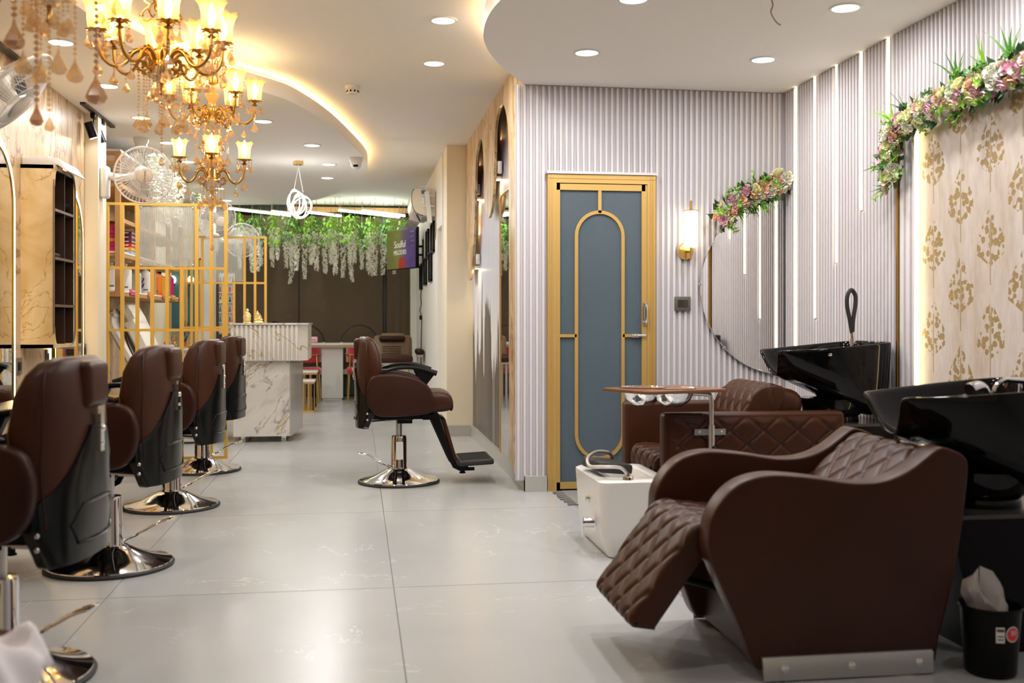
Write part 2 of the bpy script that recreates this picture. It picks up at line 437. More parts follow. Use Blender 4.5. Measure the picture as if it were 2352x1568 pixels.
def offset(pts, d):
    out = []
    for i, p in enumerate(pts):
        a, b = pts[max(i-1, 0)], pts[min(i+1, len(pts)-1)]
        dx, dy = b[0]-a[0], b[1]-a[1]; L = sqrt(dx*dx+dy*dy) or 1
        out.append((p[0] - dy/L*d, p[1] + dx/L*d))
    return out
for pts, d, nm in ((lc[8:], .035, 'l'), (rc[5:], -.035, 'r')):
    M().tube([(x, y, ZL + .114) for x, y in offset(pts, d)[::2]], .007, 5).build('cove_light_strip', cove_m, ceil)

wl_ = M().bb((-2.12, -1.6, 0), (-1.985, 8.03, ZU)).build('wall_left', marble_b); wl_['kind'] = 'structure'
M().bb((-2.3, 8.03, 0), (-1.894, 8.27, ZU)).build('pillar', cream, wl_)
M().bb((-1.925, 8.27, 0), (-1.897, 8.295, ZU)).build('pillar_edge_strip', whitewall, wl_)
M().bb((-2.42, 8.0, 0), (-2.3, 12.1, ZU)).build('rear_section', marble_b, wl_)
M().bb((-2.42, 12.1, 0), (-2.3, 15.6, ZU)).build('rear_section', cream, wl_)
M().bb((-2.0, 13.55, 0), (-1.80, 13.75, ZL)).build('rear_column', whitewall, wl_)
wb = M().bb((-2.42, 15.5, 0), (1.2, 15.62, ZU)).build('wall_back', cream); wb['kind'] = 'structure'
M().bb((.752, 15.1, 0), (.84, 15.5, ZU)).build('corner_column', whitewall, wb)
M().bb((-1.0, 15.20, 2.62), (.75, 15.32, 2.735)).build('wooden_beam', wood, wb)
wf = M().bb((-2.42, -1.72, 0), (2.95, -1.6, ZU)).build('wall_front', cream); wf['kind'] = 'structure'
# far right wall with a door recess, its near end closes the passage
wr = M().bb((.84, 9.91, 0), (1.25, 10.35, ZU)).build('wall_right_rear', cream); wr['kind'] = 'structure'
M().bb((.84, 11.1, 0), (1.25, 15.62, ZU)).build('plain_section', whitewall, wr)
M().bb((.84, 10.35, 2.07), (1.25, 11.1, ZU)).build('plain_section', whitewall, wr)
M().bb((1.08, 10.35, 0), (1.25, 11.1, 2.07)).build('recess_back', cream, wr)
M().bb((.828, 10.325, 0), (.842, 10.355, ZU)).build('edge_bead', whitewall, wr)
M().bb((.84, 9.885, 0), (1.09, 9.91, .10)).build('skirting_tile', skirt, wr)
# passage wall with the painted mural
wm = M().bb((1.09, 6.70, 0), (1.25, 9.91, ZU)).build('wall_mural', mural_m); wm['kind'] = 'structure'
for a, b in ((6.60, 7.4), (7.404, 8.5), (8.504, 9.885)):
    M().bb((1.062, a, 0), (1.092, b, .10)).build('skirting_tile', skirt, wm)
# wall with the glass door
wd = M().bb((1.09, 6.645, 0), (1.211, 6.70, ZU)).build('wall_door', groove_m); wd['kind'] = 'structure'
M().bb((1.925, 6.645, 0), (2.95, 6.75, ZL)).build('backing_board', groove_m, wd)
M().bb((1.211, 6.645, 2.045), (1.925, 6.75, ZU)).build('backing_board', groove_m, wd)
M().bb((1.006, 6.644, .066), (1.208, 6.652, ZL)).build('backing_board', groove_m, wd)
M().bb((1.062, 6.592, 0), (1.205, 6.645, .098)).build('skirting_tile', skirt, wd)
M().bb((1.211, 6.90, 0), (1.925, 6.95, 2.1)).build('dark_sheet_for_unlit_room', darkwood, wd)  # dark sheet whose colour stands in for the unlit room behind the door
slat_me = M().rbox((0, 0, 0), (.0185, .014, 1), .003, 1).mesh('slat', slat_m)
slat_ru = M().rbox((0, 0, 0), (.014, .0185, 1), .003, 1).mesh('slat', slat_m)
PIT = .0378
def slats_x(x0, x1, z0, z1, y=6.637):
    n = int(round((x1 - x0) / PIT))
    for k in range(n):
        inst('slat', slat_me, wd, (x0 + (k + .5) * (x1 - x0) / n, y, (z0 + z1) / 2), sc=(1, 1, z1 - z0))
slats_x(1.004, 1.208, .066, ZL - .004); slats_x(1.208, 1.928, 2.068, ZL - .004); slats_x(1.930, 2.815, .02, ZL - .004)
M().bb((1.205, 6.585, 2.048), (1.935, 6.640, 2.064)).build('lintel_trim', slat_m, wd)
wri = M().bb((2.836, -1.6, 0), (2.95, 6.65, ZL)).build('wall_right', groove_m); wri['kind'] = 'structure'
LEDS = [(6.445, .80), (6.16, 1.116), (5.86, 1.446), (5.555, 1.727), (5.25, 2.01)]
y = 6.615
while y > 3.75:
    yc = y - PIT / 2
    lo = .02
    if yc < 4.945: lo = 2.10
    if 4.945 <= yc < 5.125: lo = 2.10
    hit = [b for a, b in LEDS if abs(a - yc) < .018]
    if not hit: inst('slat', slat_ru, wri, (2.831, yc, (lo + ZL - .004) / 2), sc=(1, 1, ZL - .004 - lo))
    else: inst('slat', slat_ru, wri, (2.831, yc, (hit[0] - .01 + lo) / 2), sc=(1, 1, hit[0] - .01 - lo))
    y -= PIT
for yc in (4.975, 5.035, 5.095):
    M().rbox((2.829, yc, 1.06), (.026, .042, 2.06), .006, 2).build('wide_slat', slat_m, wri)
M().bb((2.805, 5.118, .02), (2.836, 5.130, 2.1)).build('gold_edge_trim', brass, wri)
M().bb((2.831, 3.6, .02), (2.838, 4.935, 2.1)).build('wallpaper', wallp, wri)
M().bb((2.80, 4.938, .02), (2.836, 4.952, 2.1)).build('panel_frame', slat_m, wri)
names = ['first full-height vertical light strip beside the corner mirror on the fluted wall', 'second vertical light strip from the corner mirror, ending above the black basin',
         'third vertical light strip from the corner, ending halfway down the fluted wall', 'short vertical light strip left of the flower garland on the fluted wall',
         'vertical light strip running down behind the flower garland corner']
for (yy_, zb), lb in zip(LEDS, names):
    t_ = empty('light_strip', (2.828, yy_, zb), lb, 'strip light')
    M().rbox((2.826, yy_, (zb + ZL) / 2), (.014, .010, ZL - zb), .004, 2).build('diffuser', strip_m, t_)
    M().bb((2.832, yy_ - .011, zb - .004), (2.836, yy_ + .011, ZL - .002)).build('channel', steel, t_)
t_ = empty('light_strip', (2.81, 4.93, .02), 'bright warm light strip along the edge of the floral wallpaper', 'strip light')
M().rbox((2.812, 4.926, 1.06), (.016, .012, 2.06), .004, 2).build('diffuser', strip_y, t_)

# ceiling downlights
ring_me = M().lathe([(.062, -.002), (.066, -.007), (.076, -.006), (.080, 0), (.062, 0)], 32).mesh('trim_ring', white_p)
disc_me = M().lathe([(0, -.0035), (.063, -.0035), (.063, -.001)], 32).mesh('diffuser', lamp_m)
def downlight(x, y, z, label, p=1, col=WHITE):
    t_ = empty('downlight', (x, y, z), label, 'ceiling light', 'round recessed downlights')
    inst('trim_ring', ring_me, t_); inst('diffuser', disc_me, t_)
    area('downlight_and_fill_lamp', (x, y, z - .012), .12, P_DOWN * p, col)
ordn = ['first', 'second', 'third', 'fourth', 'fifth', 'sixth', 'seventh', 'eighth', 'ninth']
for i, y in enumerate((6.0, 7.07, 8.14, 9.25, 10.33)):
    downlight(-1.61, y, ZL, p=(.5, .5, .6, .6, .6)[i], label=['round downlight glimpsed between the crystals above the near wall fan', 'round downlight left of the chandelier with eight bulbs',
              'round downlight above the black two-head track light', 'round downlight above the large white wall fan', 'round downlight behind the bulbs of the lower chandelier tier'][i])
for x, y, lb in ((-1.585, 12.355, 'small far downlight beneath the lower chandelier tier'), (-1.65, 13.594, 'small downlight above the right end of the near gold partition'),
                 (-.718, 8.15, 'round downlight beside the right bulb of the two-tier chandelier'), (-.393, 9.2, 'round downlight above the illuminated ring pendant'),
                 (-.282, 10.3, 'round downlight beside the dome camera, behind the ring pendant'), (-.322, 11.28, 'farthest round downlight right of the glowing ring pendant')):
    downlight(x, y, ZL, lb)
for x, y, lb in ((.471, 5.794, 'round downlight in the upper ceiling between the two curved drops'), (.49, 6.772, 'round downlight in the upper ceiling left of the beige marble wall')):
    downlight(x, y, ZU, lb)
for x, y, lb in ((1.288, 5.791, 'round downlight in the dropped ceiling above the glass door'), (2.341, 5.794, 'round downlight above the garland-topped corner mirror'),
                 (2.35, 4.776, 'round downlight beside the loose wire in the ceiling'), (1.292, 4.794, 'round downlight half cut off by the top of the frame')):
    downlight(x, y, ZL, lb, .62 if x > 2 else 1)
for x, y, z, p in ((1.29, 3.79, ZL, 1), (2.35, 3.79, ZL, 1), (2.1, 2.4, ZL, .3), (-1.1, 4.4, ZL + .1, .7), (-1.1, 2.4, ZL + .1, .4), (.3, 4.6, ZU, 1), (.3, 2.6, ZU, .5), (.3, .6, ZU, .25), (1.9, .6, ZL, .2)):  # unseen ceiling lamps without fixtures, added out of frame to light the room
    area('downlight_and_fill_lamp', (x, y, z - .01), .12, P_DOWN * p, WHITE)
# smoke detector, cameras, loose wire
t_ = empty('smoke_detector', (-.037, 7.53, ZU), 'white round smoke detector on the upper ceiling', 'smoke detector')
M().lathe([(.055, 0), (.055, -.022), (.048, -.026), (.048, -.03)], 24, (-.037, 7.53, ZU)).build('base', white_p, t_)
M().lathe([(.046, -.026), (.044, -.046), (.034, -.056), (0, -.058)], 24, (-.037, 7.53, ZU)).build('sensor_head', white_p, t_)
mb = M()
for k in range(10):
    a = k * pi / 5; mb.box((-.037 + .044 * cos(a), 7.53 + .044 * sin(a), ZU - .039), (.006, .012, .012), (0, 0, a))
mb.build('vent_slots', black_m, t_)
def dome(x, y, z, label, ang, lens=True):
    t_ = empty('dome_camera', (x, y, z), label, 'security camera')
    M().lathe([(.062, 0), (.060, -.035), (.050, -.052), (0, -.056)], 24, (x, y, z)).build('base', white_p, t_)
    M().ell((x, y, z - .065), (.050, .050, .050), 20, 14).build('eyeball', white_p, t_)
    d = Vector((cos(ang), sin(ang), -.35)).normalized(); c = Vector((x, y, z - .065)) + d * .047
    M().box(c, (.010, .044, .020), (0, .34, ang)).build('lens_window', black_m, t_)
dome(-.016, 9.854, ZL, 'white dome camera at the edge of the left dropped ceiling', R(-95))
dome(-1.79, 9.05, ZL, 'white dome camera on the ceiling above the large wall fan', R(20))
w_ = M().tube(spline([(1.949, 4.72, ZL), (1.955, 4.72, 2.60), (1.945, 4.72, 2.57), (1.955, 4.715, 2.54), (1.972, 4.71, 2.515), (1.99, 4.71, 2.505)]), .004, 6).build('loose_wire', mk('grey_brown_wire', (.30, .22, .15), .5))
tag(w_, 'thin bare loose wire hanging from the white ceiling', 'wire')

# marble drip panel and its parts on the mural wall
drip = [(9.90, 2.775), (9.90, 2.154), (9.88, 2.113)] + sp2([(9.86, 2.016), (9.82, 1.743), (9.75, 1.536), (9.60, 1.471), (9.425, 1.53), (9.254, 1.759), (9.143, 2.058), (9.11, 2.299), (9.035, 2.532), (8.898, 2.606), (8.725, 2.636), (8.577, 2.564), (8.482, 2.332), (8.463, 2.158), (8.388, 2.002), (8.181, 1.911), (7.991, 1.961), (7.883, 2.087), (7.826, 2.238), (7.762, 2.542), (7.591, 2.644), (7.464, 2.659), (7.37, 2.65), (7.25, 2.596), (7.127, 2.475), (7.074, 2.321), (7.05, 2.0)], 3) + [(7.045, .135), (6.655, .066), (6.655, 2.775)]
dr = M().prism(drip, 1.022, 1.042, 'yz').build('drip_panel', marble_d, smooth=False)
tag(dr, 'beige marble sheet with drip-shaped lower edge over the mural', 'wall panel')
M().bb((1.042, 6.655, .07), (1.09, 6.70, 2.775)).build('return_strip', marble_d, dr)
mp = [(7.86, .09), (7.86, 2.0), (7.80, 2.04), (7.05, 2.045), (7.05, .08)]
t_ = empty('wall_mirror', (1.085, 7.45, .08), 'tall gold-edged mirror beside the grey mural', 'mirror')
M().prism(mp, 1.074, 1.086, 'yz').build('glass', mirror_m, t_, smooth=False)
M().tube([(1.074, *p) for p in mp[:4]], .007, 6).build('gold_edge', goldd, t_)
for y, z, lb in ((9.33, 2.20, 'small lit bar light in the first opening of the drip panel'), (7.91, 2.19, 'small lit bar light under the nearest opening of the drip panel'), (9.36, 1.58, 'small lit bar light low behind the longest marble drip')):
    t_ = empty('bar_light', (1.07, y, z), lb, 'light', rz=0)
    M().rbox((1.067, y, z), (.045, .10, .022), .004, 2).build('housing', white_p, t_)
    M().bb((1.05, y - .045, z - .0135), (1.086, y + .045, z - .0112)).build('diffuser', strip_y, t_)
    M().rbox((1.062, y - .10, z + .07), (.03, .05, .09), .004, 2).build('driver_box', white_p, t_)
    area('bar_lamp', (1.067, y, z - .02), .05, 1.2, (1, .72, .36), sy=.09)
    area('bar_lamp_up', (1.072, y + .02, z + .30), .03, .35, (1, .72, .36), (R(180), 0, 0), sy=.06)

# ------------------------------------------------------------------ glass door
t_ = empty('door', (1.211, 6.63, 0), 'gold-framed blue ribbed glass door with a tall rounded gold loop', 'door')
mb = M()
for a, b in (((1.211, 6.598, .0), (1.268, 6.66, 2.045)), ((1.872, 6.598, .0), (1.928, 6.66, 2.045)), ((1.268, 6.598, 1.99), (1.872, 6.66, 2.045))): mb.bb(a, b)
for x in (1.224, 1.240, 1.894, 1.910): mb.bb((x - .002, 6.594, 0), (x + .002, 6.6, 2.04))
mb.bb((1.212, 6.594, 2.018), (1.927, 6.6, 2.022)); mb.build('door_frame', goldd, t_, smooth=False)
mb = M()
for a, b in (((1.262, 6.604, .012), (1.292, 6.636, 1.985)), ((1.836, 6.604, .012), (1.876, 6.636, 1.985)), ((1.27, 6.604, 1.945), (1.86, 6.636, 1.985)), ((1.27, 6.604, .012), (1.86, 6.636, .055))): mb.bb(a, b)
mb.build('leaf_frame', goldd, t_, smooth=False)
mb = M(); n = 96; x0, x1 = 1.288, 1.840
mb.grid(lambda i, j: (x0 + (x1 - x0) * i / (n * 4), 6.622 - .0022 * abs(sin(pi * i / 4)), .05 + 1.9 * j), n * 4 + 1, 2)
mb.bb((x0, 6.624, .05), (x1, 6.63, 1.95)); mb.build('glass_pane', door_glass, t_, ang=60)
cx, rr = 1.556, .155
st = [(cx + rr * cos(a), 1.65 + rr * sin(a)) for a in [pi * k / 16 for k in range(17)]] + [(cx + rr * cos(a), .36 + rr * sin(a)) for a in [pi + pi * k / 16 for k in range(17)]]
o_ = [(cx + (x - cx) * (rr + .012) / rr, z) if False else (x, z) for x, z in st]
def loop_sq(pts, w, y0, y1):
    n_ = len(pts); vs_ = []; fs = []
    for i, (x, z) in enumerate(pts):
        a, b = pts[i-1], pts[(i+1) % n_]; dx, dz = b[0]-a[0], b[1]-a[1]; L = sqrt(dx*dx+dz*dz)
        nx, nz = dz / L, -dx / L
        vs_ += [(x+nx*w, y0, z+nz*w), (x-nx*w, y0, z-nz*w), (x-nx*w, y1, z-nz*w), (x+nx*w, y1, z+nz*w)]
    for i in range(n_):
        j = (i + 1) % n_
        fs += [(i*4+k, j*4+k, j*4+(k+1) % 4, i*4+(k+1) % 4) for k in range(4)]
    return vs_, fs
M().add(*loop_sq(st, .011, 6.606, 6.622)).build('rounded_loop', goldd, t_, ang=30)
for a, b in (((cx - .011, 6.606, 1.80), (cx + .011, 6.622, 1.95)), ((cx - .011, 6.606, .05), (cx + .011, 6.622, .206)), ((1.29, 6.606, .992), (1.402, 6.622, 1.012)), ((1.71, 6.606, .992), (1.838, 6.622, 1.012))):
    M().bb(a, b).build('glazing_bar', goldd, t_, smooth=False)
hb = M().bb((1.842, 6.598, 1.07), (1.866, 6.606, 1.22))
hb.tube(spline([(1.854, 6.60, 1.21), (1.854, 6.566, 1.20), (1.854, 6.56, 1.145), (1.854, 6.566, 1.09), (1.854, 6.60, 1.08)], 5), .010, 8)
hb.build('pull_handle', chrome, t_)
M().cyl((1.765, 6.594, 1.002), (1.86, 6.594, 1.002), .006).bb((1.768, 6.597, .99), (1.815, 6.606, 1.014)).ell((1.80, 6.588, 1.002), (.008, .008, .008)).bb((1.838, 6.597, .99), (1.862, 6.606, 1.014)).build('bolt', chrome, t_)
# mat in front of the door
t_ = empty('door_mat', (1.6, 6.33, 0), 'grey striped woven mat with a tasselled edge before the glass door', 'rug')
M().rbox((1.66, 6.31, .006), (.74, .50, .010), .004, 2).build('weave', fabric_grey, t_)
mb = M(); rnd = random.Random(3)
for k in range(22):
    y = 6.08 + .46 * k / 21; mb.tube([(1.292, y, .006), (1.262, y + rnd.uniform(-.012, .012), .006), (1.235 + rnd.uniform(-.01, .01), y + rnd.uniform(-.02, .02), .004)], .004, 5)
mb.build('tassels', simple('grey_yarn', (.16, .155, .15), .9), t_)

# ------------------------------------------------------------------ wall sconce, switch, corner mirror
t_ = empty('wall_sconce', (2.145, 6.62, 1.66), 'lit white cylinder wall sconce on a round brass plate', 'wall lamp')
M().lathe([(.055, 0), (.055, .012), (.048, .022), (0, .024)], 28, (2.135, 6.622, 1.555), (R(90), 0, 0)).build('wall_plate', goldm, t_)
M().cyl((2.135, 6.60, 1.555), (2.150, 6.545, 1.553), .010).cyl((2.150, 6.545, 1.497), (2.150, 6.545, 1.580), .007).build('bracket', goldm, t_)
M().lathe([(.0, 0), (.045, .002), (.046, .232), (0, .234)], 28, (2.150, 6.545, 1.578)).build('glass_shade', sconce_m, t_)
M().lathe([(.050, 0), (.050, .005), (0, .006)], 28, (2.150, 6.545, 1.813)).cyl((2.150, 6.545, 1.815), (2.150, 6.545, 1.882), .008).build('top_cap_and_rod', goldm, t_)
t_ = empty('light_switch', (2.115, 6.62, 1.21), 'dark grey switch plate below the wall sconce', 'switch')
M().rbox((2.116, 6.617, 1.212), (.108, .012, .092), .003, 2).build('plate', greyplate, t_)
M().bb((2.082, 6.608, 1.190), (2.122, 6.612, 1.236)).build('rocker', simple('dark_rocker', (.03, .026, .022), .3), t_)
M().bb((2.125, 6.608, 1.190), (2.150, 6.612, 1.236)).build('socket_face', simple('rocker_brown', (.05, .04, .03), .3), t_)
mc = (2.815, 1.321); mr = .577
half = [(mc[0] + mr * cos(a), mc[1] + mr * sin(a)) for a in [pi / 2 + pi * k / 48 for k in range(49)]]
t_ = empty('corner_mirror', (2.5, 6.615, .76), 'large half-round mirror fixed in the fluted corner', 'mirror')
M().prism(half, 6.606, 6.614, 'xz').build('glass', mirror_m, t_, smooth=False)
M().tube([(x, 6.608, z) for x, z in half], .004, 6).build('polished_edge', chrome, t_)
for a in (178, 224, 262):
    x, z = mc[0] + mr * cos(R(a)), mc[1] + mr * sin(R(a))
    M().lathe([(.011, 0), (.011, .014), (.006, .02), (0, .021)], 14, (x, 6.622, z), (R(90), 0, 0)).build('mirror_clip', chrome, t_)

# ------------------------------------------------------------------ flower garlands
def petal(mb, base, ang, tilt, L, w, cup):
    def fn(i, j):
        u = i / 3; v = (j / 3 - .5) * 2
        ww = w * (.42 + .58 * sin(pi * .62 * u)) * (1 if i < 3 else .82)
        out = L * u * (1 - .22 * v * v * u); up = cup * u * u; x = out * cos(tilt) - up * sin(tilt) + .25 * w * (1 - v * v) * 0; z = out * sin(tilt) + up * cos(tilt)
        y = v * ww; x -= abs(v) ** 2 * w * .45
        z += .0025 * sin(v * 5 + ang * 3) * u
        return (base[0] + x * cos(ang) - y * sin(ang), base[1] + x * sin(ang) + y * cos(ang), base[2] + z)
    mb.grid(fn, 4, 4)
def rose_mesh(seed, mat, opening=1):
    r = random.Random(seed); mb = M()
    for ring, (n, L, w, tl, rad) in enumerate(((5, .050, .036, 18, .008), (5, .044, .030, 42, .007), (4, .036, .023, 64, .005), (3, .030, .015, 80, .003))):
        for k in range(n):
            a = 2 * pi * k / n + ring * .6 + r.uniform(-.15, .15)
            petal(mb, (rad * cos(a), rad * sin(a), .002 * ring), a, R(tl * opening + r.uniform(-6, 6)), L, w, .010)
    return mb.mesh('rose', mat, ang=180)
rose_me = {k: [rose_mesh(i * 7 + j, m, (1, .85)[j]) for j in range(2)] for i, (k, m) in enumerate(roses_m.items())}
def leafquad(mb, p, d, L, w, fold=.25, nrm=None):
    d = Vector(d).normalized(); p = Vector(p)
    up = Vector(nrm) if nrm else Vector((0, 0, 1))
    s_ = d.cross(up); s_ = s_.normalized() if s_.length > 1e-3 else Vector((1, 0, 0)); n_ = s_.cross(d)
    m_ = p + d * L * .45 - n_ * w * fold; e = p + d * L - n_ * w * fold * .6
    mb.add([p, m_ - s_ * w + n_ * w * fold * 2, e, m_ + s_ * w + n_ * w * fold * 2, m_], [(0, 4, 1), (1, 4, 2), (2, 4, 3), (3, 4, 0)])
def sprig(seed, n, L, lw, mat, curve=.2):
    r = random.Random(seed); mb = M()
    path = [Vector((curve * L * (t_ / 6) ** 2, 0, L * t_ / 6)) for t_ in range(7)]
    for k in range(n):
        u = .15 + .85 * k / n; q = path[min(6, int(u * 6))].lerp(path[min(6, int(u * 6) + 1)], u * 6 % 1)
        a = k * 2.4; leafquad(mb, q, (cos(a), sin(a), .7), lw, lw * .34)
    mb.tube(path, .0018, 4); return mb.mesh('leaf_sprig', mat, ang=180)
def blade(seed, mat, n=5, L=.16):
    r = random.Random(seed); mb = M()
    for k in range(n):
        a = r.uniform(-.5, .5); b = r.uniform(-.4, .4); l_ = L * r.uniform(.6, 1); w = .0065
        pts = [Vector((a * l_ * u * u, b * l_ * u * u, l_ * u)) for u in (0, .35, .7, 1)]
        vs_ = []
        for u, q in zip((0, .35, .7, 1), pts): vs_ += [q + Vector((w * (1 - u) * 1.3 + .0003, 0, 0)), q - Vector((w * (1 - u) * 1.3 + .0003, 0, 0))]
        mb.add(vs_, [(0, 1, 3, 2), (2, 3, 5, 4), (4, 5, 7, 6)])
    return mb.mesh('grass_blades', mat, ang=180)
sprigs = [sprig(1, 20, .10, .026, leafm), sprig(2, 26, .085, .020, leafl), sprig(3, 18, .11, .022, leafp), sprig(5, 12, .12, .030, leafl, .5)]
blades = [blade(1, leafl), blade(2, leafm, 6), blade(3, mk('yellow_leaf', (.50, .46, .05), .5), 3, .13)]
mb = M(); leafquad(mb, (0, 0, 0), (0, 0, 1), .062, .020, .2, (1, 0, 0)); bigleaf = mb.mesh('rose_leaf', leafd, ang=180)
def toward(d, roll=0):
    q = Vector(d).to_track_quat('Z', 'Y'); return (q @ Euler((0, 0, roll)).to_quaternion()).to_euler()
def garland(label, path, out, nrose, seed, rad, rsc, nb, order):
    r = random.Random(seed); P = [Vector(p) for p in spline(path, 8)]; out = Vector(out)
    root = empty('flower_garland', P[0], label, 'garland')
    M().tube(P[::3], .012, 6).build('green_wire_core', stemg, root)
    L = [0]
    for a, b in zip(P, P[1:]): L.append(L[-1] + (b - a).length)
    def at(s_):
        s_ *= L[-1]
        for i in range(len(P) - 1):
            if L[i + 1] >= s_: 
                u = (s_ - L[i]) / max(1e-6, L[i+1] - L[i]); return P[i].lerp(P[i+1], u), (P[i+1] - P[i]).normalized()
        return P[-1], (P[-1] - P[-2]).normalized()
    o0 = P[0]
    for k in range(nrose):
        p, tg = at((k + .5) / nrose); side = tg.cross(out).normalized()
        ph = (-1.15, .1, 1.15, -.55, .65)[k % 5] + r.uniform(-.3, .3)
        d = (out * cos(ph) + side * sin(ph) + tg * r.uniform(-.35, .35)).normalized()
        me = rose_me[order[(k * 3 + r.randint(0, 1)) % len(order)]][r.randint(0, 1)]
        inst('rose', me, root, p + d * rad * .55 - o0, toward(d, r.uniform(0, 6)), rsc * r.uniform(.85, 1.2))
    for k in range(int(nrose * 1.5)):
        p, tg = at(r.random()); side = tg.cross(out).normalized(); ph = r.uniform(-1.5, 1.5)
        d = (out * cos(ph) * .8 + side * sin(ph) + tg * r.uniform(-.6, .6)).normalized()
        inst('leaf_sprig', sprigs[r.randint(0, 3)], root, p + d * rad * .2 - o0, toward(d, r.uniform(0, 6)), r.uniform(.65, 1.0))
    for k in range(int(nrose * 1.3)):
        p, tg = at(r.random()); side = tg.cross(out).normalized(); ph = r.choice((-1, 1)) * r.uniform(.9, 1.6)
        d = (out * cos(ph) * .7 + side * sin(ph) + tg * r.uniform(-.6, .6)).normalized()
        inst('rose_leaf', bigleaf, root, p + d * rad * .55 - o0, toward(d, r.uniform(0, 6)), r.uniform(.8, 1.25))
    for s_, ph, me, sc in nb:
        p, tg = at(s_); side = tg.cross(out).normalized()
        d = (out * .35 + side * ph + tg * r.uniform(-.4, .4)).normalized()
        inst('grass_blades', blades[me], root, p + d * rad * .3 - o0, toward(d, r.uniform(0, 6)), sc)
garland('short arc of peach, pink and yellow roses on the half-round corner mirror',
        [(2.36, 6.56, 1.745), (2.40, 6.56, 1.83), (2.50, 6.56, 1.90), (2.62, 6.555, 1.95), (2.72, 6.55, 1.995), (2.785, 6.54, 2.04)],
        (0, -1, 0), 32, 5, .085, .80, [(.2, -1, 1, .9), (.45, 1, 0, 1), (.62, 1, 1, 1.1), (.7, 1, 0, 1.1), (.25, 1, 0, 1), (.3, -1, 0, .8), (.8, 1, 1, .9)],
        ['peach', 'blush', 'yellow', 'ivory', 'pink', 'peach', 'yellow'])
garland('long flower garland turning the corner above the floral wallpaper',
        [(2.775, 5.075, 1.79), (2.765, 5.085, 1.90), (2.765, 5.08, 2.02), (2.765, 4.98, 2.09), (2.765, 4.75, 2.125), (2.765, 4.45, 2.145), (2.765, 4.15, 2.15), (2.765, 3.85, 2.155)],
        (-1, -.15, 0), 62, 9, .085, .80, [(.03, -1, 1, .9), (.1, -1, 0, 1.1), (.16, -1, 2, 1), (.22, -1, 0, 1.2), (.3, -1, 1, 1.2), (.33, -1, 2, 1), (.45, -1, 0, 1.2), (.6, -1, 1, 1.3), (.75, -1, 0, 1.3), (.85, -1, 1, 1.3), (.2, 1, 0, .7), (.4, 1, 0, .8)],
        ['pink', 'ivory', 'peach', 'yellow', 'ivory', 'pink', 'blush', 'yellow'])

